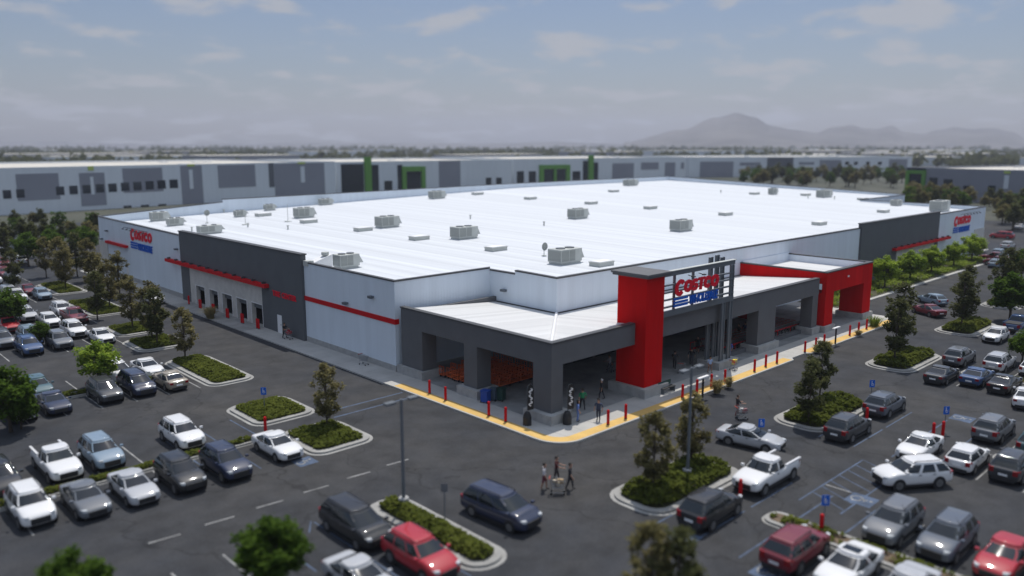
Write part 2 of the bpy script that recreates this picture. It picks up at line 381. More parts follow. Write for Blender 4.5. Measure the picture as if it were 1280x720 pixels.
# blue accessible hatching
for k in range(7):
    line(bb,45.2+k*1.25,18.7,46.3+k*1.25,21.1,.10)
line(bb,44.6,18.6,53.8,18.6); line(bb,44.6,21.2,53.8,21.2); line(bw,48.0,18.7,48.0,21.1)
for k in range(5): line(bb,20.6+k*.9,38.2,21.4+k*.9,39.4,.1)
for k in range(6): line(bw,13.6+k*3.15,43.2,15.3+k*3.15,43.05,.13)
line(bb,31.9,54.2,39.8,54.2,.2); line(bb,31.9,55.8,39.8,55.8,.2)
o=bw.build('painted_lines',M['linewhite']); tag(o,kind='structure')
o=bb.build('painted_blue_lines',M['lineblue']); tag(o,kind='structure')
# wheelchair emblems painted blue with white figure
def emblem(x,y,a,s):
    b=MB(); ca,sa=math.cos(a),math.sin(a)
    def T(px,py,z): return (x+(px*ca-py*sa)*s,y+(px*sa+py*ca)*s,z)
    b.add([T(px,py,.006) for px,py in ((-.5,-.5),(.5,-.5),(.5,.5),(-.5,.5))],[(0,1,2,3)],0)
    def seg(p,q,w):
        d=(Vector(q)-Vector(p)).normalized(); n=Vector((-d.y,d.x))*w/2; P=Vector(p);Q=Vector(q)
        b.add([T(*(P+n),.010),T(*(Q+n),.010),T(*(Q-n),.010),T(*(P-n),.010)],[(0,1,2,3)],1)
    seg((-.08,.2),(-.03,-.05),.09); seg((-.05,-.03),(.16,-.05),.08); seg((.14,-.02),(.24,-.3),.08); seg((-.06,.12),(.12,.1),.06)
    hd=[T(-.1+.07*math.cos(t*.785),.32+.07*math.sin(t*.785),.010) for t in range(8)]; b.add(hd,[tuple(range(8))],1)
    for t in range(12):
        a0=R(100+t*20);a1=R(120+t*20); seg((-.02+.22*math.cos(a0),-.18+.22*math.sin(a0)),(-.02+.22*math.cos(a1),-.18+.22*math.sin(a1)),.06)
    o=b.build('painted_emblem',[M['lineblue'],M['linewhite']],fix=False); tag(o,kind='structure')
emblem(*at(1077,625),R(180),1.6); emblem(*at(853,672),R(180),1.6); emblem(*at(1203,523),R(180),1.6); emblem(*at(381,577),R(-90),1.4); emblem(*at(962,716),R(180),1.6)
# ================================================================== STORE
W0=thing('warehouse_store','large white warehouse store with charcoal bays, red tower and entrance canopy','building',(113,96,0))
def part(b,name,m,par=None,**k): return b.build(name,m,par or W0,rel=True,**k) if par is None else subpart(b,name,m,par)
def subpart(b,name,m,par):
    l=W0.location; b.v=[(x-l.x,y-l.y,z-l.z) for x,y,z in b.v]; return b.build(name,m,par)
T=.3
def wallseg(b,cp,x0,y0,z0,x1,y1,z1,zb=0.0,over=.07,t=T):
    """outer line p0->p1 with the inside on the left of travel"""
    d=Vector((x1-x0,y1-y0)).normalized(); n=Vector((-d.y,d.x))*t
    poly=[(x0,y0),(x1,y1),(x1+n.x,y1+n.y),(x0+n.x,y0+n.y)]
    b.prism(poly,zb,[z0,z1,z1,z0])
    o=-n.normalized()*over; i=n+n.normalized()*.04
    cpoly=[(x0+o.x,y0+o.y),(x1+o.x,y1+o.y),(x1+i.x,y1+i.y),(x0+i.x,y0+i.y)]
    n4=len(cp.v)
    vs=[(p[0],p[1],z) for p,z in zip(cpoly,(z0+.003,z1+.003,z1+.003,z0+.003))]+[(p[0],p[1],z) for p,z in zip(cpoly,(z0+.14,z1+.14,z1+.14,z0+.14))]
    cp.add(vs,[(3,2,1,0),(4,5,6,7),(0,1,5,4),(1,2,6,5),(2,3,7,6),(3,0,4,7)])
bwall,bcop=MB(),MB()
XL=43.0; YF=51.65; XD=55.1
# corners counter-clockwise: x, y, top of the wall arriving, top of the wall leaving, wall leaving is built
RINGW=[(XL,148,9.45,9.45,1),(XL,112,9.05,9,0),(XL,78.1,9,8.9,1),(XL,61.2,8.85,8.85,1),(XD,61.2,8.85,8.65,1),(XD,57.4,8.65,8.98,1),(XD,YF,8.9,8.9,1),(123,YF,8.9,9,0),(156.1,YF,9,9.05,1),(183,YF,9.1,9.1,1),(183,77,9.2,9.3,1),(208,77,9.3,9.4,1),(208,148,11.9,11.9,1),(141,148,11.85,11.85,1),(94,148,11.5,11.5,1),(65,148,11.35,10.85,1)]
def off(i,d):
    n=len(RINGW); p=Vector(RINGW[i][:2]); u=(p-Vector(RINGW[i-1][:2])).normalized(); v=(Vector(RINGW[(i+1)%n][:2])-p).normalized()
    nu,nv=Vector((-u.y,u.x)),Vector((-v.y,v.x)); m=(nu+nv); m/=max(.2,m.length_squared/2); return p+m*d
for i,w_ in enumerate(RINGW):
    if not w_[4]: continue
    j=(i+1)%len(RINGW); z0,z1=w_[3],RINGW[j][2]
    bwall.prism([tuple(off(i,0)),tuple(off(j,0)),tuple(off(j,T)),tuple(off(i,T))],0,[z0,z1,z1,z0])
    q=[off(i,-.07),off(j,-.07),off(j,T+.05),off(i,T+.05)]; zz_=[z0,z1,z1,z0]
    bcop.add([(p.x,p.y,z+.003) for p,z in zip(q,zz_)]+[(p.x,p.y,z+.14) for p,z in zip(q,zz_)],[(3,2,1,0),(4,5,6,7),(0,1,5,4),(1,2,6,5),(2,3,7,6),(3,0,4,7)])
part(bwall,'wall',M['wall']); part(bcop,'coping',M['coping'])
# roof
def zroof(X,Y):
    sx=max(0,min(1,(X-XL)/98)); sy=max(0,min(1,(Y-55)/93))
    return 8.35+2.45*sx*sy
b=MB(); FP=[(XL+.3,61.5),(XD+.3,61.5),(XD+.3,YF+.3),(182.7,YF+.3),(182.7,77.3),(207.7,77.3),(207.7,147.7),(XL+.3,147.7)]
xs=[XL+.3,XD+.3]+[XD+.3+ (182.7-XD-.3)*i/16 for i in range(1,17)]+[195,207.7]; ys=[YF+.3,61.5,69,77.3]+[77.3+70.4*i/10 for i in range(1,11)]
idx={}
for i,x in enumerate(xs):
    for j,y in enumerate(ys): idx[i,j]=len(b.v); b.v.append((x,y,zroof(x,y)))
for i in range(len(xs)-1):
    for j in range(len(ys)-1):
        if inpoly((xs[i]+xs[i+1])/2,(ys[j]+ys[j+1])/2,FP): b.f.append((idx[i,j],idx[i+1,j],idx[i+1,j+1],idx[i,j+1])); b.mi.append(0)
ROOF=part(b,'roof',M['roof'])
def on_roof(px,py):
    z=9.0
    for _ in range(6):
        x,y=at(px,py,z); z=zroof(x,y)
    return x,y,z
for (px,py) in ((329,270),(386,278.5),(454,288.5),(524,299.5),(620,313),(752,332),(597,243),(663,249),(739,255),(767,240),(813,261),(907,269),(1007,244.5),(1024,281),(1078,250),(1104,265.5),(943,243)):
    x,y,z=on_roof(px,py); b=MB(); b.box(x-1.25,y-.75,z-.3,x+1.25,y+.75,z+.42); b.box(x-1.32,y-.82,z+.423,x+1.32,y+.82,z+.5)
    sk=subpart(b,'skylight',M['hvac'],ROOF)
    b=MB(); b.box(x-1.2,y-.7,z+.503,x+1.2,y+.7,z+.56); subpart(b,'dome',M['white'],ROOF)
for (px,py) in ((588,273.5),(280,266),(310,284),(360,287),(901,241),(1010,248),(1043,249),(680,282),(240,289)):
    x,y,z=on_roof(px,py); b=MB(); b.lathe([(.12,-.2),(.12,.55),(.2,.56),(.2,.68)],c=(x,y,z),n=8); subpart(b,'vent_pipe',M['hvac'],ROOF)
# masts on the roof
for (px,py,h) in ((360,277,2.9),(307,281,2.4)):
    x,y,z=on_roof(px,py); b=MB(); b.tube([(x,y,z-.1),(x,y,z+h)],.05,6); b.lathe([(.6,-.1),(.6,.12)],c=(x,y,z),n=10); subpart(b,'mast',M['hvac'],ROOF)
# concrete base course on the white walls
b=MB(); b.box(XL-.06,112.3,0,XL-.003,143.8,.75); part(b,'base_course',M['plinth']); b=MB(); b.box(XL-.06,61.14,0,XL-.003,77.95,.7); b.box(XL-.003,61.14,0,XL+.2,61.197,.7); part(b,'base_course',M['plinth'])
b=MB(); b.box(XL-.1,143.9,0,XL-.004,148.1,5.45); part(b,'block_panel',M['beige'])
b=MB(); b.box(177,YF-.1,0,183.1,YF-.004,4.9); part(b,'block_panel',M['beige'])
# red trims on the left
b=MB(); b.box(XL-.08,61.2,4.75,XL-.004,78.6,5.24); b.box(XL-.08,61.12,4.75,XL+.4,61.196,5.24); part(b,'red_band',M['redpaint'])
b=MB(); b.box(XL-.5,133.9,5.35,XL-.004,143.8,5.75); part(b,'red_band',M['redpaint'])
# charcoal tyre-centre bay -------------------------------------------------
gx=XL-.32
b=MB(); b.box(gx,78.15,4.95,XL+.3,111.95,9.72); b.box(gx,78.15,0,XL+.3,87.75,4.948); b.box(gx,109.2,0,XL+.3,111.95,4.948); part(b,'charcoal_bay',M['greylight'])
b=MB(); b.box(gx-.08,78.05,9.723,XL+.4,112.05,9.86); part(b,'coping',M['coping'])
doors=[(87.95,90.75),(92.05,94.85),(96.2,99.0),(100.35,102.95),(104.5,107.3)]
b=MB(); xb=gx+.06
b.box(xb,87.755,2.75,XL+.25,109.195,4.945)
prev=87.755
for d0,d1 in doors:
    if d0>prev+.02: b.box(xb,prev,0,XL+.25,d0,2.748)
    prev=d1
b.box(xb,prev,0,XL+.25,109.195,2.748)
part(b,'block_wall',M['beige'])
for d0,d1 in doors:
    b=MB(); b.box(xb-.03,d0-.1,0,XL+.28,d0-.003,2.84); b.box(xb-.03,d1+.003,0,XL+.28,d1+.1,2.84); b.box(xb-.03,d0-.003,2.752,XL+.28,d1+.003,2.84)
    fr=part(b,'bay_door_frame',M['white'])
    b=MB(); b.box(XL+.1,d0,2.1,XL+.16,d1,2.75); subpart(b,'raised_door',M['steel'],fr)
b=MB(); b.box(XL+7,86.5,0.05,XL+7.1,110,5); b.box(XL+.32,86.5,.1,XL+7,110,.145); b.box(XL+.32,86.4,.1,XL+7,86.5,5); b.box(XL+.32,110,.1,XL+7,110.1,5); b.box(XL+.32,86.5,4.9,XL+7,110,5); part(b,'workshop_interior',M['dark'])
# red awning with brackets
def awning(pts,name='awning'):
    (x0,y0,x1,y1,z)=pts; b=MB(); b.box(x0,y0,z,x1,y1,z+.42); return part(b,name,M['redpaint'])
aw=awning((gx-.62,85.8,gx-.02,116.2,5.16))
for k in range(12):
    y=86.6+k*2.62; b=MB(); b.box(gx-.5,y-.14,5.585,gx-.1,y+.14,5.8); subpart(b,'bracket',M['coping'],aw)
# grey service door and lamps
b=MB(); b.box(gx-.03,83.1,.14,gx-.004,84.15,2.25); dr=part(b,'service_door',M['white']); b=MB(); b.box(gx-.08,83.2,1.1,gx-.032,83.32,1.2); subpart(b,'handle',M['steel'],dr)
b=MB(); b.box(XL-.03,134.6,.14,XL-.004,135.6,2.2); dr=part(b,'service_door',M['white']); b=MB(); b.box(XL-.08,134.7,1.1,XL-.032,134.82,1.2); subpart(b,'handle',M['steel'],dr)
for (y,z) in ((64.9,6.85),(69.6,5.55),(146.5,5.7),(113.6,7.0),(143.5,7.3),(135.3,3.1)):
    b=MB(); b.box(XL-.45,y-.28,z,XL-.004,y+.28,z+.2); b.box(XL-.42,y-.24,z-.05,XL-.1,y+.24,z-.002); part(b,'wall_lamp',M['steel'])
b=MB(); b.box(XD-.45,58.6,6.75,XD-.004,59.2,6.97); part(b,'wall_lamp',M['steel'])
for k in range(6):
    y=124.8+k*1.75; b=MB(); b.tube([(XL-.01,y,8.6),(XL-.55,y,8.75),(XL-.75,y,8.55)],.05,6); b.box(XL-.9,y-.14,8.42,XL-.6,y+.14,8.56); part(b,'logo_lamp',M['steel'])
for k in range(6):
    x=168.0+k*1.8; b=MB(); b.tube([(x,YF-.01,8.4),(x,YF-.55,8.55),(x,YF-.75,8.35)],.05,6); b.box(x-.14,YF-.9,8.22,x+.14,YF-.6,8.36); part(b,'logo_lamp',M['steel'])
# charcoal bay on the front -------------------------------------------------
gy=YF-.3
b=MB(); b.box(123.0,gy,4.2,156.1,YF+.3,9.58); b.box(123,gy,0,137.2,YF+.3,4.198); b.box(154.6,gy,0,156.1,YF+.3,4.198); part(b,'charcoal_bay',M['greylight'])
b=MB(); b.box(122.9,gy-.08,9.583,156.2,YF+.4,9.72); part(b,'coping',M['coping'])
b=MB(); b.box(137.2,gy+.06,0,154.6,YF+.28,4.195); part(b,'block_wall',M['beige'])
aw=awning((135.2,gy-.62,161.0,gy-.02,4.4))
for k in range(10):
    x=136+k*2.7; b=MB(); b.box(x-.14,gy-.5,4.825,x+.14,gy-.1,5.04); subpart(b,'bracket',M['coping'],aw)
b=MB(); b.box(118.8,YF-.45,2.9,122.9,YF-.004,3.25); part(b,'red_band',M['redpaint'])
# ------------------------------------------------------------------ lettering
def ribbon(path,w,closed=False):
    """2-D thick stroke -> list of quads"""
    n=len(path); P=[Vector(p) for p in path]; L=[];Rr=[]
    for i in range(n):
        a=P[i-1] if (i>0 or closed) else P[i]; c=P[(i+1)%n] if (i<n-1 or closed) else P[i]
        d=(c-a).normalized(); nn=Vector((-d.y,d.x)); ww=w[i] if isinstance(w,list) else w
        L.append(P[i]+nn*ww/2); Rr.append(P[i]-nn*ww/2)
    q=[]
    for i in range(n if closed else n-1):
        j=(i+1)%n; q.append([L[i],L[j],Rr[j],Rr[i]])
    return q
def arc(cx,cy,rx,ry,a0,a1,n): return [(cx+rx*math.cos(R(a0+(a1-a0)*i/n)),cy+ry*math.sin(R(a0+(a1-a0)*i/n))) for i in range(n+1)]
def glyph(ch,w,h,t):
    """heavy logo letters; origin lower left"""
    rx,ry=w/2-t/2,h/2-t/2
    if ch=='O': return ribbon(arc(w/2,h/2,rx,ry,0,360,28)[:-1],t,True)
    if ch=='C': return ribbon(arc(w/2,h/2,rx,ry,42,318,24),t)
    if ch=='T': return [[Vector((0,h)),Vector((w,h)),Vector((w,h-t*.85)),Vector((0,h-t*.85))],[Vector((w/2-t*.55,h-t*.8)),Vector((w/2+t*.55,h-t*.8)),Vector((w/2+t*.55,0)),Vector((w/2-t*.55,0))]]
    if ch=='S':
        r=h/4-t/4+.0; rx=w/2-t/2; yy=h-t/2-(h/2-t/2)/2; y2=t/2+(h/2-t/2)/2; ry=(h/2-t/2)/2
        p=arc(w/2,yy,rx,ry,25,270,14)+arc(w/2,y2,rx,ry,90,-155,14)[1:]
        return ribbon(p,t*.92)
def textmesh(txt,size,bold,sx=1.0):
    cu=bpy.data.curves.new('t','FONT'); cu.body=txt; cu.size=size; cu.offset=bold; cu.resolution_u=3
    o=bpy.data.objects.new('t',cu); C.objects.link(o); me=evald(o); C.objects.unlink(o); bpy.data.objects.remove(o)
    return [tuple(v.co) for v in me.vertices],[tuple(p.vertices) for p in me.polygons]
def logo(origin,ux,width,par,proud=.12,shear=.16,blueh=.2,band=True,gapless=False):
    """store logo on a wall: red word, blue stripes and blue word. ux = 2-D direction of reading"""
    U=Vector((ux[0],ux[1],0)); N=Vector((ux[1],-ux[0],0)); Z=Vector((0,0,1)); O=Vector(origin)
    # layout in units where the total width = 1
    def place(polys,name,m,dep):
        b=MB()
        for q in polys:
            n=len(q); a=[O+U*(p[0]*width)+Z*(p[1]*width)+N*.01 for p in q]; c=[x+N*dep for x in a]
            b.add(a+c,[tuple(range(n-1,-1,-1)),tuple(range(n,2*n))]+[(i,(i+1)%n,n+(i+1)%n,n+i) for i in range(n)])
        l=W0.location; b.v=[(x-l.x,y-l.y,z-l.z) for x,y,z in b.v]; return b.build(name,m,par)
    def sh(q,dx,dy): return [(p[0]+dx+shear*(p[1]),p[1]+dy) for p in q]
    x=0; y0=.16
    sizes=[('C',.195,.21,.052),('O',.17,.16,.047),('S',.135,.16,.045),('T',.14,.16,.043),('C',.165,.16,.046),('O',.175,.16,.047)]
    for ch,w,h,t in sizes:
        yy=y0-(.028 if h>.2 else 0)
        place([sh(q,x,yy) for q in glyph(ch,w,h,t)],'logo_letter',M['signred'],proud); x+=w-.002
    # blue band: three stripes then the second word
    st=[]
    hb=.115
    for k in range(3): st.append([( -.01,hb*(.03+.36*k)-.0),(.285,hb*(.03+.36*k)),(.295,hb*(.27+.36*k)),(-.01,hb*(.27+.36*k))])
    place(st,'logo_stripes',M['signblue'],proud*.8)
    vs,fs=textmesh('WHOLESALE',.155,.0034)
    mx=max(v[0] for v in vs); mn=min(v[0] for v in vs); h0=max(v[1] for v in vs)
    k=(.95-.30)/(mx-mn); V=[((v[0]-mn)*k+.315+shear*v[1]*.9,v[1]/h0*hb*.98) for v in vs]
    place([[V[i] for i in f] for f in fs],'logo_word',M['signblue'],proud)
logo((XL,132.4,5.5),(0,-1),9.4,W0)
logo((164.6,YF,5.0),(1,0),9.4,W0)
def plaintext(txt,origin,ux,width,height,m,name,proud=.08,bold=.02):
    vs,fs=textmesh(txt,1,bold); mx=max(v[0] for v in vs); mn=min(v[0] for v in vs); h0=max(v[1] for v in vs)
    U=Vector((ux[0],ux[1],0)); N=Vector((ux[1],-ux[0],0)); O=Vector(origin); b=MB()
    for f in fs:
        a=[O+U*((vs[i][0]-mn)/(mx-mn)*width)+Vector((0,0,vs[i][1]/h0*height))+N*.01 for i in f]; n=len(a); c=[p+N*proud for p in a]
        b.add(a+c,[tuple(range(n-1,-1,-1)),tuple(range(n,2*n))]+[(i,(i+1)%n,n+(i+1)%n,n+i) for i in range(n)])
    return part(b,name,m)
plaintext('TIRE',(gx,84.95,4.4),(0,-1),1.85,.62,M['signred'],'bay_lettering'); plaintext('CENTER',(gx,82.75,4.4),(0,-1),3.3,.62,M['signred'],'bay_lettering')
# ------------------------------------------------------------------ entrance canopy
cz0,cz1=4.65,6.45
b=MB()
# fascia (left run, front run)
b.box(43.25,41.0,cz0,43.65,60.6,cz1); b.box(43.65,41.0,cz0,53.6,41.4,cz1); b.box(56.4,41.0,cz0,87.7,41.4,cz1)
b.box(43.65,60.2,cz0,XD-.01,60.6,cz1-.4)
CAN=part(b,'canopy_fascia',M['canopy'])
b=MB(); b.box(43.18,40.93,cz1+.003,43.75,60.66,cz1+.12); b.box(43.752,40.93,cz1+.003,53.5,41.5,cz1+.12); b.box(56.5,40.93,cz1+.003,87.6,41.5,cz1+.12); subpart(b,'coping',M['coping'],CAN)
b=MB(); b.add([(43.7,41.45,cz1-.08),(43.7,60.2,cz1-.08),(XD-.03,60.2,5.5),(XD-.03,YF-.03,5.5)],[(0,3,2,1)]); part(b,'canopy_roof',M['roofy'])
b=MB(); b.add([(43.7,41.45,cz1-.08),(XD-.03,YF-.03,5.5),(88.6,YF-.03,5.5),(88.6,41.45,cz1-.08)],[(0,3,2,1)]); part(b,'canopy_roof',M['roofx'])
b=MB(); b.tube([(43.8,41.55,cz1-.02),(XD-.1,YF-.1,5.56)],.16,6); subpart(b,'hip_cap',M['white'],CAN)
b=MB(); b.box(XD-.12,YF-.1,5.42,XD-.035,60.1,5.62); b.box(XD,YF-.12,5.42,88.6,YF-.035,5.62); subpart(b,'wall_flashing',M['coping'],CAN)
b=MB(); b.box(43.66,41.41,4.75,XD-.01,60.15,4.8); b.box(XD-.008,41.41,4.75,87.6,YF-.02,4.8); subpart(b,'soffit',M['soffit'],CAN)
# columns on plinths
cols=[(43.25,57.4,44.9,60.6,(.35,.35)),(43.25,49.75,44.85,51.45,(.45,.5)),(43.25,41.0,44.55,43.0,(.55,.55)),(74.3,41.0,77.9,42.3,(.35,.4)),(86.3,41.0,87.6,42.4,(.3,.3))]
for (x0,y0,x1,y1,e) in cols:
    b=MB(); b.box(x0,y0,.9,x1,y1,cz0-.003); cc=part(b,'canopy_column',M['canopy'])
    b=MB(); b.box(x0-e[0],y0-e[1],SWH-.02,x1+e[0],y1+e[1],.898); subpart(b,'plinth',M['plinth'],cc)
# floor tone beneath canopy
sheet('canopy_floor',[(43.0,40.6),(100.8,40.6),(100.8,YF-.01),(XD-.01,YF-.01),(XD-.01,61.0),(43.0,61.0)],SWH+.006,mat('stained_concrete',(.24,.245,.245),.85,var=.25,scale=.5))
# storefront at the back of the canopy
b=MB(); b.box(XD+.5,YF-.1,1.55,86.5,YF-.004,1.95); b.box(XD+.5,YF-.16,1.95,86.5,YF-.004,2.0); part(b,'storefront_ledge',M['beige'])
b=MB(); b.box(XD+.5,YF-.06,.15,86.5,YF-.004,1.548); part(b,'storefront_base',M['dark'])
for (x0,x1) in ((57.5,60.4),(61.0,64.0),(79.5,82.5)):
    b=MB(); b.box(x0,YF-.09,.16,x1,YF-.062,1.5); part(b,'entrance_door',M['whglass'])
b=MB(); b.box(XD-.1,52.6,.16,XD-.004,55.6,4.2); dd=part(b,'entrance_opening',M['dark'])
b=MB(); b.box(XD-.14,52.5,.16,XD-.003,52.598,4.3); b.box(XD-.14,55.602,.16,XD-.003,55.7,4.3); b.box(XD-.14,52.598,4.202,XD-.003,55.602,4.3); subpart(b,'frame',M['white'],dd)
# red tower -----------------------------------------------------------------
b=MB(); b.box(53.75,40.0,.95,56.25,43.1,10.5); tw=part(b,'red_tower',M['red'])
b=MB(); b.box(53.4,39.65,10.503,56.6,43.45,10.68); b.box(53.3,39.55,10.682,56.7,43.55,10.86); subpart(b,'tower_cap',M['canopy'],tw)
b=MB(); b.box(53.3,39.55,SWH-.02,56.7,43.6,.948); subpart(b,'plinth',M['plinth'],tw)
# sign frame ----------------------------------------------------------------
ys=40.5; b=MB()
for (z,h) in ((10.2,.42),(9.35,.12),(8.7,.12),(8.05,.12),(7.4,.12),(6.62,.5)):
    b.box(56.3,ys-.12,z,68.2,ys+.12,z+h)
SF=part(b,'sign_frame',M['steel'])
b=MB(); b.box(56.3,ys-.2,10.623,68.35,ys+.2,10.68); subpart(b,'cap_rail',M['hvac'],SF)
for x in (58.7,61.6,64.5):
    b=MB(); b.box(x-.1,ys+.125,6.7,x+.1,ys+.3,10.2); subpart(b,'mullion',M['steel'],SF)
for (x,y,top) in ((66.1,41.75,10.95),(67.2,41.75,11.05),(67.9,ys,10.15),(66.6,ys+.0,6.6),(68.15,41.75,10.75)):
    b=MB(); w=.3
    b.box(x-w,y-.09,SWH,x-w+.12,y+.09,top); b.box(x+w-.12,y-.09,SWH,x+w,y+.09,top); b.box(x-w+.122,y-.03,SWH,x+w-.122,y+.03,top-.02)
    subpart(b,'sign_post',M['steel'],SF)
b=MB(); b.box(65.6,40.0,SWH-.02,69.0,42.5,.85); subpart(b,'plinth',M['plinth'],SF)
for k in range(2):
    x=60.4+k*1.7; b=MB(); b.tube([(x,ys-.05,10.0),(x,ys-.5,9.95)],.035,6); b.box(x-.2,ys-.75,9.88,x+.2,ys-.5,9.98); subpart(b,'sign_lamp',M['black'],SF)
logo((58.15,ys-.16,7.35),(1,0),7.15,SF,proud=.14)
# red portal ----------------------------------------------------------------
b=MB(); px0,px1,py0=88.4,101.0,40.5
b.box(px0,py0,4.7,px1,py0+.5,7.05); b.box(px0,py0+.5,5.75,px0+.4,YF-.02,7.05); b.box(px1-.4,py0+.5,4.7,px1,YF-.02,7.05)
PT=part(b,'red_portal',M['red'])
b=MB(); b.box(px0-.06,py0-.06,7.053,px1+.06,py0+.56,7.18); b.box(px0-.06,py0+.56,7.053,px0+.46,YF-.02,7.18); b.box(px1-.46,py0+.56,7.053,px1+.06,YF-.02,7.18); subpart(b,'coping',M['coping'],PT)
for (x0,x1) in ((88.4,90.5),(98.7,101.0)):
    b=MB(); b.box(x0,py0,.85,x1,py0+2.9,4.697); lg=part(b,'portal_leg',M['red'])
    b=MB(); b.box(x0-.3,py0-.3,SWH-.02,x1+.3,py0+3.2,.847); subpart(b,'plinth',M['plinth'],lg)
b=MB(); b.box(88.4,48.6,.15,90.2,YF-.02,5.745); part(b,'portal_leg',M['red'])
b=MB(); b.box(px0+.41,py0+.51,6.15,px1-.41,YF-.03,6.2); subpart(b,'portal_roof',M['roofx'],PT)
b=MB(); b.box(px1-.5,py0+.52,6.2,px1-.402,YF-.03,7.05); b.box(px0+.402,YF-.12,6.2,px1-.5,YF-.03,7.3); subpart(b,'parapet_lining',M['wall'],PT)
b=MB(); b.box(93.9,py0-.05,6.0,94.3,py0-.004,6.2); subpart(b,'portal_lamp',M['white'],PT)
# low rail and red kerb rails in the cart bays
b=MB()
for (x0,x1,y) in ((70.2,88.2,42.9),(70.2,88.2,46.4)):
    b.box(x0,y-.06,.15,x1,y+.06,.32)
    b.tube([(x0,y,.95),(x1,y,.95)],.045,6)
    k=x0
    while k<=x1: b.tube([(k,y,.3),(k,y,.95)],.035,6); k+=3.0
part(b,'cart_bay_rail',M['redpaint'])
b=MB(); b.box(70.2,42.0,.15,86.0,42.5,.55); part(b,'bay_kerb',M['canopy'])
# ================================================================== ROOFTOP UNITS
def hvac(px,py,L,Wd,H,label,rz=0):
    x,y,z=on_roof(px,py); t=thing('rooftop_air_unit',label,'air conditioner',(x,y,z-.05),rz,'air units on the store roof')
    b=MB(); b.box(-L/2+.1,-Wd/2+.1,0,L/2-.1,Wd/2-.1,.3); b.build('base_curb',M['hvac'],t)
    b=MB(); b.box(-L/2,-Wd/2,.303,L/2,Wd/2,H); 
    b.build('cabinet',M['hvac'],t)
    for (x0,x1) in ((-L/2+.08,-L*.14),(-L*.1,L*.16)):
        b=MB(); b.box(x0,-Wd/2-.03,.45,x1,-Wd/2-.003,H-.12); b.build('louvre',M['louvre'],t)
    b=MB(); b.box(-L/2-.03,-Wd/2+.1,.45,-L/2-.003,Wd/2-.1,H-.15); b.build('louvre',M['louvre'],t)
    b=MB(); b.add([(L/2+.003,-Wd/2+.1,.6),(L/2+.003,Wd/2-.1,.6),(L/2+.003,Wd/2-.1,H-.1),(L/2+.003,-Wd/2+.1,H-.1),(L/2+.55,-Wd/2+.1,.6),(L/2+.55,Wd/2-.1,.6)],[(0,1,2,3),(0,4,5,1),(4,3,2,5),(0,3,4),(1,5,2)]); b.build('intake_hood',M['hvac'],t)
    for k in (-1,1):
        b=MB(); b.lathe([(Wd*.26,H+.002),(Wd*.26,H+.1),(Wd*.2,H+.12)],c=(k*L*.22,0,0),n=14); b.build('fan',M['steel'],t)
    return t
A=PIX=[(706,329,3.4,2.1,1.75,'largest grey air unit in front, with a small dish beside it'),
 (580,298,3.4,2.1,1.75,'grey air unit left of the low skylight at the middle of the roof'),
 (484,284,3.3,2.1,1.8,'grey louvred air unit in the left middle of the roof'),
 (722,273,3.2,2.0,1.75,'grey air unit standing alone at the roof centre'),
 (851,288.5,3.2,2.0,1.75,'grey air unit right of centre, nearest the sign frame'),
 (380,272,3.1,2.0,1.8,'grey air unit with a skylight at its foot near the left parapet'),
 (546,248,3.3,2.0,1.7,'grey air unit close under the back parapet left of centre'),
 (433,335,2.4,1.6,1.6,'pale metal unit with a bent flue above the left wall edge'),
 (262,292,3.3,1.5,1.3,'long low beige unit behind the charcoal left parapet'),
 (199,276,2.8,1.4,1.6,'pale condenser unit, left of a pair in the back left corner'),
 (219,282,2.4,1.4,1.3,'pale condenser unit, right of a pair in the back left corner'),
 (300,271,1.9,1.3,1.2,'small dark grey box unit beside the mast at the left parapet'),
 (337,263,1.9,1.3,1.2,'small grey box unit against the left rear parapet'),
 (407,256,2.6,1.4,1.3,'small pale unit at the foot of the left rear parapet'),
 (788,232,4.2,2.0,1.7,'far air unit by the peak of the back parapet'),
 (1030,246.5,4.5,2.0,1.8,'far air unit along the right rear parapet'),
 (966,243,2.4,1.4,1.6,'far pale box unit, second from right along rear parapet'),
 (1174,264,4.6,2.4,2.2,'big pale unit behind the right charcoal parapet'),
 (1120,257,2.6,1.6,1.3,'small pale unit near the right roof corner')]
for a in A: hvac(*a)
# exhaust duct beside the pale unit and the dishes
x,y,z=on_roof(401,333); t=thing('exhaust_hood','white slanted exhaust hood at the left roof edge','exhaust hood',(x,y,z))
b=MB(); b.prism([(-1.1,-.6),(1.1,-.6),(1.1,.6),(-1.1,.6)],0,[.6,1.3,1.3,.6]); b.build('housing',M['white'],t)
b=MB(); b.lathe([(.42,1.2),(.42,1.55),(.34,1.56)],c=(.6,0,0),n=14); b.build('outlet',M['hvac'],t)
b=MB(); b.box(-1.9,-.45,.25,-1.105,.45,.8); b.build('duct',M['hvac'],t)
def dish(px,py,label,h):
    x,y,z=on_roof(px,py); t=thing('satellite_dish',label,'satellite dish',(x,y,z))
    b=MB(); b.tube([(0,0,-.05),(0,0,h)],.05,6); b.lathe([(.3,-.02),(.3,.1)],n=8); b.build('mast',M['hvac'],t)
    b=MB(); vs=[];n=14
    for r,d in ((0.02,.0),(.25,.03),(.5,.12)): 
        for j in range(n): a=2*math.pi*j/n; vs.append((r*math.cos(a),-d,h+.15+r*math.sin(a)))
    b.add(vs,[(i*n+j,i*n+(j+1)%n,(i+1)*n+(j+1)%n,(i+1)*n+j) for i in range(2) for j in range(n)]); o=b.build('reflector',M['louvre'],t); 
    b=MB(); b.tube([(0,-.1,h-.25),(0,-.6,h+.15)],.025,5); b.build('feed_arm',M['steel'],t)
dish(680,320,'small grey dish left of the front air unit',1.0); dish(259,279,'pale dish on a pole behind the charcoal left parapet',1.6)
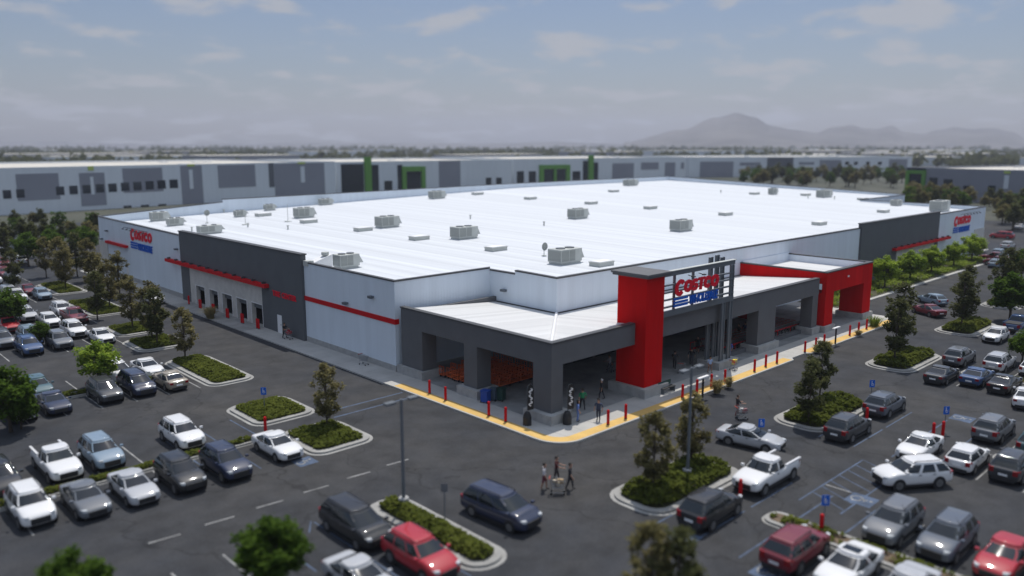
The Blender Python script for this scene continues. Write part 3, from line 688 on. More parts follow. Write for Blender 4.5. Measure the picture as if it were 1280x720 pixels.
# ================================================================== BOLLARDS
def bollard_proto():
    t=thing('bollard','x','bollard')
    b=MB(); b.lathe([(.115,0),(.115,1.12),(.09,1.2),(.03,1.235)],n=14); b.build('post',M['redpaint'],t,smooth=False)
    b=MB(); b.lathe([(.122,.0),(.122,.09)],n=14); b.build('base_sleeve',M['coping'],t)
    return t
BP=bollard_proto(); used=[0]
def place(proto,x,y,z=0,rz=0,label=None,group=None,cat=None):
    o=proto if proto not in DONE else copytree(proto)
    DONE.add(proto); o.location=(x,y,z); o.rotation_euler=(0,0,rz)
    if label: o['label']=label
    if group: o['group']=group
    return o
DONE=set()
left_b=[(537,492),(557,500.5),(611,520),(632,527.5)]
for i,(px,py) in enumerate(left_b): place(BP,*at(px,py,SWH),SWH,0,'red bollard on the left kerb, %s from the left canopy end'%ORD(i),'red bollards along the left canopy side')
fr=[(760,531),(782,523.5),(853,497.5),(871,491),(889,484),(906,478),(943,464.5),(957,458.5),(971,454),(1006,440.5),(1019.5,436),(1030,431.5),(1062,419.5),(1073,415.5),(1083,411.5)]
for i,(px,py) in enumerate(fr):
    w='left of the red tower' if i<2 else ('before the sign frame opening' if i<6 else ('before the right cart bay' if i<9 else ('left of the red portal opening' if i<12 else 'in front of the red portal opening')))
    g=[0,0,2,2,2,2,6,6,6,9,9,9,12,12,12][i]
    place(BP,*at(px,py,SWH),SWH,0,'red bollard %s, %s from the left there'%(w,ORD(i-g)),'red bollards along the front kerb')
k=0
for i,(d0,d1) in enumerate(doors):
    for yy in (d0-.35,d0-.8):
        place(BP,gx-.9,yy,SWH,0,'red bollard beside the %s tyre bay door from the right, %s post'%(ORD(i),'nearer' if yy==d0-.8 else 'farther'),'red bollards at the tyre bay doors')
place(BP,gx-.9,107.7,SWH,0,'red bollard at the far left end of the tyre bays','red bollards at the tyre bay doors')
# red guard posts in the accessible stalls of the lot
for i,(px,py,l) in enumerate(((1026,668,'red bollard under the blue sign in the right lot'),(1166,548,'shorter red bollard behind the white crossover'),(1178,546,'red bollard at the blue sign behind the white crossover'),(332,540,'red bollard on the walkway between the two square islands'),(925,622,'red bollard at the nose of the white pickup'),(1083,528,'red bollard behind the charcoal suv near the islands'))):
    place(BP,*at(px,py),0,0,l,'red bollards in the parking lot')
# ================================================================== SIGNS, FLAGS, BINS
def stall_sign(px,py,label,h=2.1):
    x,y=at(px,py); t=thing('parking_sign',label,'sign',(x,y,0),TH-math.pi/2,'blue accessible parking signs')
    b=MB(); b.tube([(0,0,0),(0,0,h)],.035,6); b.build('post',M['steel'],t)
    b=MB(); b.box(-.22,-.05,h-.62,.22,-.036,h); pl=b.build('sign_plate',M['signblue'],t)
    b=MB(); b.add([(.02+.1*math.cos(R(a)),-.056,h-.38+.1*math.sin(R(a))) for a in range(90,380,20)]+[(.02+.065*math.cos(R(a)),-.056,h-.38+.065*math.sin(R(a))) for a in range(370,80,-20)],[(i,i+1,28-i,29-i) for i in range(14)])
    b.box(-.06,-.058,h-.34,-.02,-.054,h-.16); b.box(-.07,-.058,h-.15,-.01,-.054,h-.09); b.box(-.06,-.058,h-.33,.1,-.054,h-.29)
    b.build('wheelchair_symbol',M['white'],pl)
for q in ((1029,662,'blue parking sign in front of the maroon suv'),(1180,541,'blue parking sign behind the white crossover'),(1088,505,'small blue parking sign by the charcoal suv'),(331,515,'blue sign on the left edge of the square island'),(950,558,'blue sign behind the white pickup')): stall_sign(*q)
def tpost(px,py,label):
    x,y=at(px,py,SWH); t=thing('pedestrian_post',label,'post',(x,y,SWH),0)
    b=MB(); b.box(-.07,-.07,0,.07,.07,1.75); b.build('post',M['black'],t)
    b=MB(); b.box(-.75,-.13,1.753,.75,.13,1.87); b.build('lamp_arm',M['white'],t)
    return t
tpost(878,497,'black post with flat white top before the sign frame'); tpost(1044,430,'black post with flat white top left of red portal')
# low post in lot island
x,y=at(556,652); t=thing('island_sign','small dark sign post beside the green strip island','sign',(x,y,0),TH-math.pi/2)
b=MB(); b.tube([(0,0,0),(0,0,2.2)],.04,6); b.build('post',M['steel'],t); b=MB(); b.box(-.2,-.05,1.85,.2,-.036,2.35); b.build('sign_plate',M['steel'],t)
def flag(px,py,label,rz):
    x,y=at(px,py,SWH); t=thing('feather_flag',label,'flag',(x,y,SWH),rz,'feather flags at the canopy corner')
    b=MB(); b.lathe([(.34,0),(.34,.62),(.24,.95),(.16,1.05)],n=10); b.build('base_cover',M['black'],t)
    b=MB(); b.tube([(0,0,1.0),(-.02,0,2.6),(.05,0,3.15),(.3,0,3.3)],.022,6); b.build('pole',M['steel'],t)
    b=MB(); P=[(.02,1.15),(.5,1.3),(.52,2.9),(.42,3.2),(.25,3.32),(.06,3.15),(.02,2.7)]
    b.add([(p[0],-.012,p[1]) for p in P]+[(p[0],.012,p[1]) for p in P],[tuple(range(6,-1,-1)),tuple(range(7,14))]+[(i,(i+1)%7,7+(i+1)%7,7+i) for i in range(7)]); f=b.build('flag_cloth',M['black'],t)
    for side in (-.02,.02):
        b=MB()
        for k,(zz,ph) in enumerate(((2.75,0),(2.25,1),(1.75,0))):
            path=[(.27+.12*math.sin(a*1.05+ph*3.1),zz+.2-.4*a/6.2) for a in [i*.62 for i in range(11)]]
            for q in ribbon(path,.1): b.add([(p.x,side,p.y) for p in q],[(0,1,2,3)])
        b.build('flag_marks',M['white'],f,fix=False)
flag(659,531,'black feather flag left of the corner column',TH-math.pi/2-.2); flag(709,530,'black feather flag right of the corner column',TH-math.pi/2-.2)
def bin_(px,py,label,m):
    x,y=at(px,py,SWH); t=thing('waste_bin',label,'bin',(x,y,SWH),.3,'bins beside the canopy column')
    b=MB(); b.prism([(-.3,-.32),(.3,-.32),(.3,.32),(-.3,.32)],.1,1.0); b.build('body',m,t)
    b=MB(); b.box(-.34,-.38,1.003,.34,.36,1.09); b.build('lid',m,t)
    for s in (-1,1):
        b=MB(); b.lathe([(.1,-.03),(.1,.03)],'y',10,c=(-.25,s*.3,.11)); b.build('wheel',M['tyre'],t)
    b=MB(); b.box(.302,-.15,.45,.308,.15,.8); b.build('notice',M['white'],t)
bin_(607,503,'bright blue wheeled bin right of the middle column',mat('bin_blue',(.012,.06,.32),.5))
bin_(617,500.5,'slate grey wheeled bin between the blue and the green one',mat('bin_slate',(.06,.09,.12),.5))
bin_(626,500.5,'dark green wheeled bin, rightmost beside the column',mat('bin_green',(.012,.05,.04),.5))
# vending cart / green bench by the tower plinth
x,y=at(834,490,SWH); t=thing('bench','dark green slatted bench right of the red tower','bench',(x,y,SWH),0)
for k in range(4):
    b=MB(); b.box(-.9,-.25+k*.13,.45,.9,-.15+k*.13,.49); b.build('seat_slat',M['trim'],t)
b=MB(); b.box(-.9,.3,.55,.9,.34,.95); b.build('backrest',mat('bench_green',(.01,.06,.05),.5),t)
for s in (-.8,.8):
    b=MB(); b.box(s-.04,-.25,0,s+.04,.3,.445); b.build('leg',M['steel'],t)
# ================================================================== CARTS
def cart_proto():
    t=thing('shopping_cart','x','shopping cart')
    b=MB(); w=.022
    z0,z1=.45,1.0
    T0=[(-.45,-.28,z1),(.45,-.22,z1-.1),(.45,.22,z1-.1),(-.45,.28,z1)]; B0=[(-.35,-.2,z0),(.38,-.16,z0),(.38,.16,z0),(-.35,.2,z0)]
    for ring in (T0,B0,[tuple((p+q)/2 for p,q in zip(a,c)) for a,c in zip(T0,B0)]):
        b.tube(ring+[ring[0]],w*.7,4,cap=False)
    for k in range(4):
        a,c,d,e=T0[k],T0[(k+1)%4],B0[k],B0[(k+1)%4]
        for i in range(6 if k%2==0 else 4):
            f=i/(6 if k%2==0 else 4); b.tube([tuple(p+(q-p)*f for p,q in zip(a,c)),tuple(p+(q-p)*f for p,q in zip(d,e))],w*.5,4,cap=False)
    for i in range(5): y=-.16+.08*i; b.tube([(-.35,y,z0),(.38,y,z0)],w*.5,4)
    b.build('basket',M['wire'],t)
    b=MB(); b.tube([(-.35,-.2,.45),(-.42,-.24,.16),(.42,-.2,.14)],.02,5); b.tube([(-.35,.2,.45),(-.42,.24,.16),(.42,.2,.14)],.02,5); b.build('chassis',M['wire'],t)
    b=MB(); b.tube([(-.5,-.28,1.04),(-.52,0,1.05),(-.5,.28,1.04)],.03,6); b.build('handle',M['cartred'],t)
    for x,y in ((-.4,-.24),(-.4,.24),(.4,-.2),(.4,.2)):
        b=MB(); b.lathe([(.065,-.02),(.065,.02)],'y',10,c=(x,y,.066)); b.build('wheel',M['tyre'],t)
    return t
CP=cart_proto()
for r in range(4):
    for k in range(22):
        x=71.4+k*.74
        place(CP,x,43.7+r*.72,.15,math.pi,'wire shopping cart with red handle nested in the long rows beside the sign posts','shopping carts nested in the right bay')
def flatbed_proto():
    t=thing('flatbed_cart','x','flatbed cart')
    b=MB(); b.box(-.75,-.38,.24,.75,.38,.3); b.build('deck',M['rust'],t)
    for x in (-.75,.72):
        b=MB(); b.tube([(x,-.34,.3),(x,-.34,1.1),(x,.34,1.1),(x,.34,.3)],.032,6); b.tube([(x,-.34,.7),(x,.34,.7)],.028,6); b.tube([(x,0,.3),(x,0,1.1)],.025,6)
        b.build('push_frame',M['rust'],t)
    for x,y in ((-.6,-.3),(-.6,.3),(.6,-.3),(.6,.3)):
        b=MB(); b.lathe([(.11,-.03),(.11,.03)],'y',10,c=(x,y,.12)); b.build('wheel',M['tyre'],t)
    return t
FP_=flatbed_proto()
for r in range(7):
    for k in range(5):
        place(FP_,45.6+k*1.35+(.1*(r%2)),50.6+r*1.0,.15,.0,'orange red flatbed cart parked in the rows under the left canopy','flatbed carts under the left canopy')
# ================================================================== PEOPLE
def person_mesh(pose,seed):
    rnd=random.Random(seed)
    V=[];E=[];RAD=[]
    def v(p,r): V.append(p); RAD.append(r); return len(V)-1
    st=pose.get('stride',.18); 
    pel=v((0,0,.95),(.15,.105)); ab=v((0.01,0,1.1),(.135,.095)); ch=v((.015,0,1.3),(.17,.11)); nk=v((.02,0,1.47),(.062,.06)); hd0=v((.03,0,1.55),(.075,.085)); hd=v((.035,0,1.64),(.082,.1)); hd2=v((.03,0,1.71),(.06,.07))
    E+=[(pel,ab),(ab,ch),(ch,nk),(nk,hd0),(hd0,hd),(hd,hd2)]
    nose=v((.135,0,1.625),(.014,.014)); E.append((hd,nose))
    seg={'torso':[(pel,ab),(ab,ch)],'head':[(nk,hd0),(hd0,hd),(hd,hd2),(hd,nose)],'leg':[],'foot':[],'sleeve':[(ch,nk)],'arm':[]}
    for s in (-1,1):
        h=v((0,s*.09,.88),(.095,.09)); kn=v((st*s*.55+.03,s*.1,.5),(.062,.062)); an=v((st*s*.95-.02,s*.1,.09),(.042,.042)); to=v((st*s*.95+.14,s*.115,.035),(.035,.03))
        E+=[(pel,h),(h,kn),(kn,an),(an,to)]; seg['leg']+=[(pel,h),(h,kn),(kn,an)]; seg['foot'].append((an,to))
        sh=v((.0,s*.205,1.4),(.06,.06)); 
        if pose.get('push'): el=v((.12,s*.25,1.15),(.045,.045)); wr=v((.38,s*.22,1.08),(.032,.032)); hn=v((.46,s*.21,1.08),(.03,.04)); tip=v((.53,s*.21,1.06),(.018,.028)); th=v((.47,s*.16,1.1),(.014,.014))
        else:
            sw=-st*s*.5; el=v((sw*.4-.02,s*.27,1.14),(.045,.045)); wr=v((sw+.06,s*.27,.9),(.032,.032)); hn=v((sw+.09,s*.265,.82),(.03,.036)); tip=v((sw+.11,s*.26,.74),(.018,.024)); th=v((sw+.14,s*.25,.82),(.014,.014))
        E+=[(ch,sh),(sh,el),(el,wr),(wr,hn),(hn,tip),(hn,th)]; seg['sleeve']+=[(ch,sh),(sh,el)]; seg['arm']+=[(el,wr),(wr,hn),(hn,tip),(hn,th)]
    me=bpy.data.meshes.new('person_skeleton'); me.from_pydata(V,E,[])
    o=bpy.data.objects.new('person_skeleton',me); C.objects.link(o)
    md=o.modifiers.new('Skin','SKIN'); md.use_smooth_shade=True
    for i,r in enumerate(RAD): me.skin_vertices[0].data[i].radius=r
    me.skin_vertices[0].data[pel].use_root=True
    ss=o.modifiers.new('Sub','SUBSURF'); ss.levels=1; ss.render_levels=1
    out=evald(o); C.objects.unlink(o); bpy.data.objects.remove(o)
    # clothing by nearest bone
    def dseg(p,a,c):
        ab=c-a; t=max(0,min(1,(p-a).dot(ab)/max(1e-9,ab.length_squared))); return (a+ab*t-p).length
    order={'torso':1,'sleeve':1,'leg':2,'foot':3,'head':0,'arm':0}
    if pose.get('dress'): order['leg']=2
    mi=[]
    for p in out.polygons:
        c=Vector(p.center); best=('torso',9)
        for k,l in seg.items():
            for a,b_ in l:
                d=dseg(c,Vector(V[a]),Vector(V[b_]))-.5*RAD[b_][0]
                if d<best[1]: best=(k,d)
        k=order[best[0]]
        if k==1 and c.z<.98: k=2
        if pose.get('shorts') and k==2 and c.z<.52: k=0
        mi.append(k)
    out.materials.clear()
    for m in ('skin','white','trim','shoe'): out.materials.append(M[m])
    out.polygons.foreach_set('material_index',mi); out.update()
    return out
PM={}
def person(px,py,label,shirt,trousers,rz,pose='walk',z=0.0,s=1.0,hair='short',cap=None,XY=None):
    P=dict(walk=dict(stride=.2),stand=dict(stride=.05),push=dict(stride=.16,push=True),shorts=dict(stride=.15,shorts=True))[pose]
    if pose not in PM: PM[pose]=person_mesh(P,1)
    x,y=XY or at(px,py,z); t=thing('person',label,'person',(x,y,z),rz); t.scale=(s*1.18,s*1.18,s*1.02)
    o=link('body',PM[pose],t)
    for i,c in ((1,shirt),(2,trousers)):
        o.material_slots[i].link='OBJECT'; o.material_slots[i].material=cloth(c)
    b=MB(); n=12; vs=[]
    for zz,r in ((1.60 if hair=='short' else 1.42,.088),(1.68,.108),(1.75,.085),(1.785,.02)):
        for j in range(n):
            a=2*math.pi*j/n; vs.append((.015+r*math.cos(a)*(1.0 if math.cos(a)<.3 or zz>1.7 else .62),r*.88*math.sin(a),zz))
    b.add(vs,[(i*n+j,i*n+(j+1)%n,(i+1)*n+(j+1)%n,(i+1)*n+j) for i in range(3) for j in range(n)]+[tuple(range(3*n,4*n))])
    b.build('cap' if cap else 'hair',cloth(cap) if cap else M['hair'],t,smooth=True)
    for sy in (-1,1):
        b=MB(); b.lathe([(.004,-.006),(.012,0),(.004,.006)],n=8,c=(.112,sy*.033,1.655)); b.build('eye',M['black'],t)
        b=MB(); b.box(.02,sy*.083,1.61,.055,sy*.1,1.68); b.build('ear',M['skin'],t)
    b=MB(); b.box(.108,-.024,1.575,.121,.024,1.583); b.build('mouth',M['cartred'],t)
    return t
zf=SWH+.006
dk=(.02,.022,.028)
person(722,527,'person in light blue outfit standing right of the corner column',(.13,.22,.52),(.12,.19,.42),R(-40),'stand',zf,hair='long')
person(748,526,'person in dark navy clothes standing before the front bollards',(.03,.045,.09),(.02,.025,.045),R(200),'stand',zf)
person(728,512,'person in green top and black trousers behind the blue one',(.02,.22,.09),dk,R(60),'walk',zf)
person(752,499,'person in black with pale cap beside the red tower',dk,dk,R(120),'walk',zf,cap=(.6,.6,.6))
person(762,466,'person in grey shirt pushing a cart under the front canopy',(.3,.3,.32),(.10,.10,.12),R(100),'push',zf)
person(843,461,'person in dark top pushing a cart, leftmost under the sign frame',(.04,.045,.05),(.03,.03,.035),R(20),'push',zf)
person(864,457,'person in black walking behind the sign frame opening',(.015,.015,.018),(.05,.05,.06),R(30),'walk',zf)
person(872,441,'person in black top with bare arms deeper under the sign frame',(.02,.02,.02),(.03,.03,.04),R(200),'shorts',zf)
person(887,466,'person in pale blue shirt crouching near the sign post plinth',(.35,.47,.68),(.20,.12,.09),R(-110),'shorts',zf,s=.9)
person(912,447,'person in blue standing half behind the sign posts',(.07,.13,.45),(.05,.08,.25),R(160),'stand',zf)
person(923,424,'person in dark clothes, left of two before the cart rows',(.05,.04,.045),dk,R(150),'walk',zf)
person(931,422,'person in dark blue top, right of two before the cart rows',(.03,.06,.14),dk,R(170),'walk',zf)
# trio with a trolley crossing the drive
person(680,612,'person in white top and maroon shorts crossing the drive, left of three',(.55,.52,.52),(.16,.03,.045),R(-50),'shorts')
person(695,603,'person in dark red top pushing a loaded cart across the drive',(.10,.025,.025),(.05,.04,.04),R(-50),'push')
person(712,612,'person in black crossing the drive, right of three',(.02,.02,.025),(.03,.03,.035),R(-50),'walk')
person(921,520,'person in dark top pushing a cart across the right drive',(.035,.03,.03),(.25,.10,.09),R(-35),'push')
person(356,423,'person in black pushing a red cart by the service door',(.012,.012,.014),dk,R(-75),'push',SWH)
def loose_cart(px,py,rz,label,load,z=0.0):
    c=copytree(CP); c.location=(*at(px,py,z),z); c.rotation_euler=(0,0,rz); c['label']=label; c['group']='shopping carts in use'; 
    if load:
        x,y=c.location[:2]; t=thing('grocery_load',load[0],'groceries',(x,y,z+.5),rz)
        r=random.Random(px)
        for k in range(7):
            b=MB(); w=[r.uniform(.07,.13) for _ in range(3)]; cx,cy=r.uniform(-.25,.28),r.uniform(-.1,.1); zz=r.uniform(0,.34); b.box(cx-w[0],cy-w[1],zz,cx+w[0],cy+w[1],zz+w[2]*2); b.build('package',cloth(load[1][k%len(load[1])]),t)
    return c
loose_cart(697,617,R(-50),'loaded shopping cart pushed by the trio crossing the drive',('brown boxes piled in the cart of the trio',[(.35,.25,.14),(.5,.42,.3),(.2,.14,.09)]))
loose_cart(927,524,R(-35),'shopping cart pushed across the right drive',('pale bags in the cart on the right drive',[(.5,.48,.46),(.35,.14,.14)]))
loose_cart(361,424,R(-75),'red loaded cart by the grey service door',('red packages in the cart by the service door',[(.4,.02,.03),(.3,.03,.04),(.5,.05,.06)]),SWH)
loose_cart(917,462,R(10),'cart heaped with yellow and red goods right of the sign posts',('yellow and red goods heaped in a cart',[(.7,.55,.02),(.6,.03,.05),(.75,.62,.05)]),SWH)
loose_cart(764,463,R(100),'shopping cart with groceries under the front canopy',('orange packages in the cart under the front canopy',[(.5,.2,.08),(.4,.4,.42)]),zf)
loose_cart(852,466,R(20),'shopping cart pushed by the dark person under the sign frame',None,zf)
loose_cart(455,456,R(-80),'empty shopping cart left against the white left wall',None,SWH); 
# planters with dry grass along the front
def grass_clump(px,py,label,m,h,r,n=240,flat=.0):
    x,y=at(px,py,SWH); t=thing('ornamental_grass',label,'plant',(x,y,SWH)); b=MB(); rd=random.Random(px)
    for i in range(n):
        a=rd.uniform(0,6.283); l=h*rd.uniform(.6,1.2); o=rd.uniform(0,r*.35); sp=rd.uniform(.1,1)*r
        p0=Vector((o*math.cos(a),o*math.sin(a),0)); p1=p0+Vector((sp*.5*math.cos(a),sp*.5*math.sin(a),l*.75)); p2=p0+Vector((sp*1.1*math.cos(a),sp*1.1*math.sin(a),l*(.8-flat)))
        w=Vector((-math.sin(a),math.cos(a),0))*.028
        b.add([p0-w,p0+w,p1+w,p1-w,p2],[(0,1,2,3),(3,2,4)])
    b.build('foliage',m,t,fix=False)
    b=MB(); b.lathe([(.06,0),(.1,.05),(.04,.12)],n=8); b.build('crown',M['mulch'],t)
for q in ((896,491,'tan ornamental grass tuft nearest the sign frame kerb',M['dry'],1.2,.8),(911,483.5,'small tan grass tuft right of the sign posts kerb',M['dry'],.9,.55),(1022,440,'tan grass tuft left of the two on the portal kerb',M['dry'],.8,.7),(1034,436,'tan grass tuft right of the two on the portal kerb',M['dry'],.8,.7),(1073,419,'low dry grass tuft before the portal opening',M['dry'],.6,.6),(1093,408,'green bushy plant at the right end of the front kerb',M['grass'],1.2,1.3),
   (263,398,'pale dry bush in front of the tyre bay doors',M['dry'],1.6,1.3)): grass_clump(*q)
# ================================================================== LAMP POSTS
def lamp(px,py,h,label,rz=0,heads=2,XY=None):
    x,y=XY or at(px,py); t=thing('street_lamp',label,'lamp post',(x,y,0),rz,'lamp posts of the parking lot')
    b=MB(); b.lathe([(.32,0),(.32,.75),(.28,.8)],n=14); b.build('base',M['plinth'],t)
    b=MB(); b.tube([(0,0,.8),(0,0,h)],[.11,.085],10); b.build('pole',M['steel'],t)
    for s in ((-1,1) if heads==2 else (1,)):
        b=MB(); b.tube([(0,0,h-.12),(s*.55,0,h-.08)],.04,6); a=b.build('arm',M['steel'],t)
        b=MB(); b.box(s*.5,-.19,h-.16,s*1.15,.19,h-.02); hd=b.build('lamp_head',M['steel'],t)
        b=MB(); b.box(s*.56,-.14,h-.175,s*1.1,.14,h-.163); b.build('lens',M['white'],hd)
lamp(505,637,6.9,'grey lamp post on the green strip island at left',0); lamp(859,600,7.6,'grey lamp post on the planted island before the sign frame',0)
# ================================================================== TREES
def crown_mesh(kind,seed,m):
    rd=random.Random(seed); b=MB(); cl=[]
    if kind=='column':      # upright narrow, sparse: h about 5.5
        for i in range(58):
            z=rd.uniform(1.4,5.5); f=(z-1.4)/4.1; r=(1.3*math.sin(math.pi*min(1,f*.84+.13))**.75)*rd.uniform(.25,1.0); a=rd.uniform(0,6.283)
            cl.append((r*math.cos(a),r*math.sin(a),z,rd.uniform(.28,.5)))
        per,ls=52,.125
    elif kind=='round':     # full round crown, h about 4.6
        for i in range(90):
            d=Vector((rd.gauss(0,1),rd.gauss(0,1),rd.gauss(0,1))).normalized()*rd.uniform(.55,1.0)
            k=1+.22*noise.noise(d*1.7+Vector((seed,0,0)))
            cl.append((d.x*1.9*k,d.y*1.9*k,2.9+d.z*1.6*k,rd.uniform(.4,.65)))
        per,ls=62,.155
    else:                   # far clump tree
        for i in range(40):
            d=Vector((rd.gauss(0,1),rd.gauss(0,1),rd.gauss(0,1))).normalized()*rd.uniform(.4,1.0)
            k=1+.35*noise.noise(d*1.5+Vector((seed,4,0)))
            cl.append((d.x*2.3*k,d.y*2.3*k,4.2+d.z*2.6*k,rd.uniform(.6,1.0)))
        per,ls=40,.3
    for (x,y,z,r) in cl:
        for k in range(per):
            d=Vector((rd.gauss(0,1),rd.gauss(0,1),rd.gauss(0,.8))).normalized()*r*rd.uniform(.35,1)
            p=Vector((x,y,z))+d; a=rd.uniform(0,6.283)
            u=Vector((math.cos(a),math.sin(a),rd.uniform(-.9,.5))).normalized()*ls*rd.uniform(.6,1.4); w=u.cross(Vector((rd.gauss(0,.6),rd.gauss(0,.6),1))).normalized()*u.length*.55
            b.add([p-u,p-w,p+u,p+w],[(0,1,2,3)])
    me=b.mesh('crown_'+kind,m,fix=False)
    t=MB(); H={'column':5.0,'round':3.4,'far':5.0}[kind]; r0={'column':.09,'round':.15,'far':.2}[kind]
    t.tube([(0,0,-.1),(.03,.02,H*.35),(-.03,.04,H*.65),(.02,0,H)],[r0,r0*.8,r0*.5,r0*.15],8)
    for c in cl[::5]:
        z0=max(.9,c[2]*.55); t.tube([(0,0,z0),(c[0]*.55,c[1]*.55,(z0+c[2])/2+.1),(c[0],c[1],c[2])],[r0*.4,r0*.28,r0*.1],5)
    return me,t.mesh('trunk_'+kind,M['bark'],smooth=True)
TM={}
for kind,ms in (('column',('leaf_col','leaf_col','leaf_dark')),('round',('leaf_round','leaf_round','leaf_bright')),('far',('leaf_dark','leaf_round','leaf_col'))):
    TM[kind]=[crown_mesh(kind,i*3+1,M[m]) for i,m in enumerate(ms)]
NT=[0]
def tree(name,kind,var,x,y,label,group,s=1.0,sz=None,z=0):
    NT[0]+=1; t=thing(name,label,'tree',(x,y,z),NT[0]*2.399,group); t.scale=(s,s,sz or s)
    link('crown',TM[kind][var][0],t); link('trunk',TM[kind][var][1],t); return t
g='slender trees on the lot islands'
for q in ((30.0,52.0,'slender olive tree on the square island below the store corner',.95,0),(30.2,87.5,'slender dark tree on the island before the tyre bays, nearer of two',1.15,2),(30.8,90.6,'slender dark tree on the island before the tyre bays, farther of two',1.2,0),
    (38.6,27.8,'bronze slender tree left of the lamp post on the front island',.98,0),(43.9,28.6,'slender tree right of the lamp post on the front island',.95,0),(57.5,27.0,'slender tree on the second right island, nearer of two',.95,2),(63.9,29.2,'slender tree on the second right island, farther of two',.95,2),
    (80.4,29.4,'tall slender tree on the third right island, nearer of two',1.2,2),(87.0,31.3,'tall slender tree on the third right island, farther of two',1.3,2),(101.6,30.0,'tall dark slender tree on the fourth right island, nearer of two',1.25,2),(107.5,31.4,'tall dark slender tree on the fourth right island, farther of two',1.25,2),
    (122,31.5,'dark slender tree on the fifth right island, nearer of two',1.2,2),(128,32.5,'dark slender tree on the fifth right island, farther of two',1.3,2),(143,33,'slender tree on the sixth right island, nearer of two',1.3,2),(150,34,'slender tree on the sixth right island, farther of two',1.3,2),
    (33.0,112,'slender brownish tree on the far left island, nearer of two',1.2,0),(33.6,119,'slender brownish tree on the far left island, farther of two',1.25,0),(31.0,97.5,'slender olive tree on the island left of the tyre bays',1.15,0),(33,132,'slender tree on the island near the back left store corner',1.2,0),
    ):
    tree('slender_tree','column',q[4],q[0],q[1],q[2],g,q[3])
for i,(px,py,s_,v_) in enumerate(((78,356,1.35,0),(122,400,1.1,2),(97,346,1.3,2),(58,347,1.2,0),(18,368,1.15,2),(232,452,1.0,0),(150,372,1.2,0),(8,330,1.2,2),(112,352,1.25,0),(42,322,1.2,2))):
    x,y=at(px,py); tree('slender_tree','column',v_,x,y,'brownish slender tree in the left lot, %s from the left edge of those'%ORD(sorted((78,122,97,58,18,232,150,8,112,42)).index(px)),g,s_)
# bottom edge tree whose top rises into view
x,y=at(812,790); tree('slender_tree','column',0,x,y,'slender bronze tree cut by the bottom edge, right of centre',g,.95); 
x,y=at(845,800); tree('slender_tree','column',2,x,y,'dark slender tree cut by the bottom edge beside the bronze one',g,.95)
g='round trees between the parking rows'
for px,py,l,s,v in ((343,752,'big round green tree at the bottom left of the minivan',.88,0),(95,790,'round green tree cut by the bottom left edge',.8,0),(125,485,'round light green tree above the middle left rows',.92,2),(14,540,'round dark green tree at the left edge of the middle rows',1.05,0),(13,412,'round green tree at the left edge by the red car',1.0,0),
    (52,432,'small round tree between two far left rows',.55,0),(36,333,'round tree in the back left lot, left of the brown tree',1.25,0),(107,322,'round tree touching the back left store corner',1.25,0),(70,316,'small dark round tree in the back left lot',.9,1),(27,536,'round tree half hidden at left in the middle rows',.6,1),
    (1262,402,'wide round green tree at the right edge',1.25,0),(1276,352,'round green tree farther along the right edge',1.1,0),(1277,455,'small green tree at the right edge between cars',.7,0)):
    x,y=at(px,py); tree('round_tree','round',v,x,y,l,g,s)
g='leafy trees along the right front wall'
for k,(pq,y,s,l) in enumerate(((1107,47.4,1.08,'bright leafy tree nearest the red portal'),(1138,47.4,1.06,'second leafy tree from the red portal'),(1165,47.4,1.05,'middle leafy tree of the wall planting bed'),(1193,47.4,1.0,'fourth leafy tree from the red portal'),(1215,47.8,1.12,'leafy tree at the far end below the right logo'))):
    r_=ray(pq,345-(pq-1107)*.25); x=r_[0]/r_[1]*y
    tree('leafy_tree','round',2,x,y,l,g,s,s*1.0,z=0)
# small shrubs under the portal
# back-left and back-right belts
rd=random.Random(11); n=0
g='trees of the belt before the left warehouse'
pts=[]
for px in (4,17,30,44,58,74,88,101,112,40,66,92,10,120,22,52,80,108,35,62,96,14,118): pts.append((px+rd.uniform(-3,3),rd.choice((291,296,302,286,306,312))))
pts.sort()
for i,(px,py) in enumerate(pts):
    x,y=at(px,py); tree('belt_tree','far',rd.randrange(3),x,y,'tree before the left warehouse, %s from the left of that belt'%ORD(i),g,rd.uniform(.55,.85))
g='trees of the belt beyond the right store end'; pts=[]
for i in range(95): pts.append((rd.uniform(1128,1288),rd.uniform(246,290)))
pts=[p for p in pts if not (p[0]<1240 and p[1]>268)]
pts.sort()
for i,(px,py) in enumerate(pts):
    x,y=at(px,py); tree('belt_tree','far',rd.randrange(3),x,y,'dark tree beyond the right end of the store, %s from the left there'%ORD(i),g,rd.uniform(.7,1.15))
g='trees before the far grey warehouse'; pts=[]
for i in range(80): pts.append((rd.uniform(925,1140),rd.uniform(219,236)))
pts.sort()
for i,(px,py) in enumerate(pts):
    x,y=at(px,py); tree('belt_tree','far',rd.randrange(3),x,y,'dark tree in the row before the far pale warehouse, %s from the left'%ORD(i),g,rd.uniform(.95,1.4))
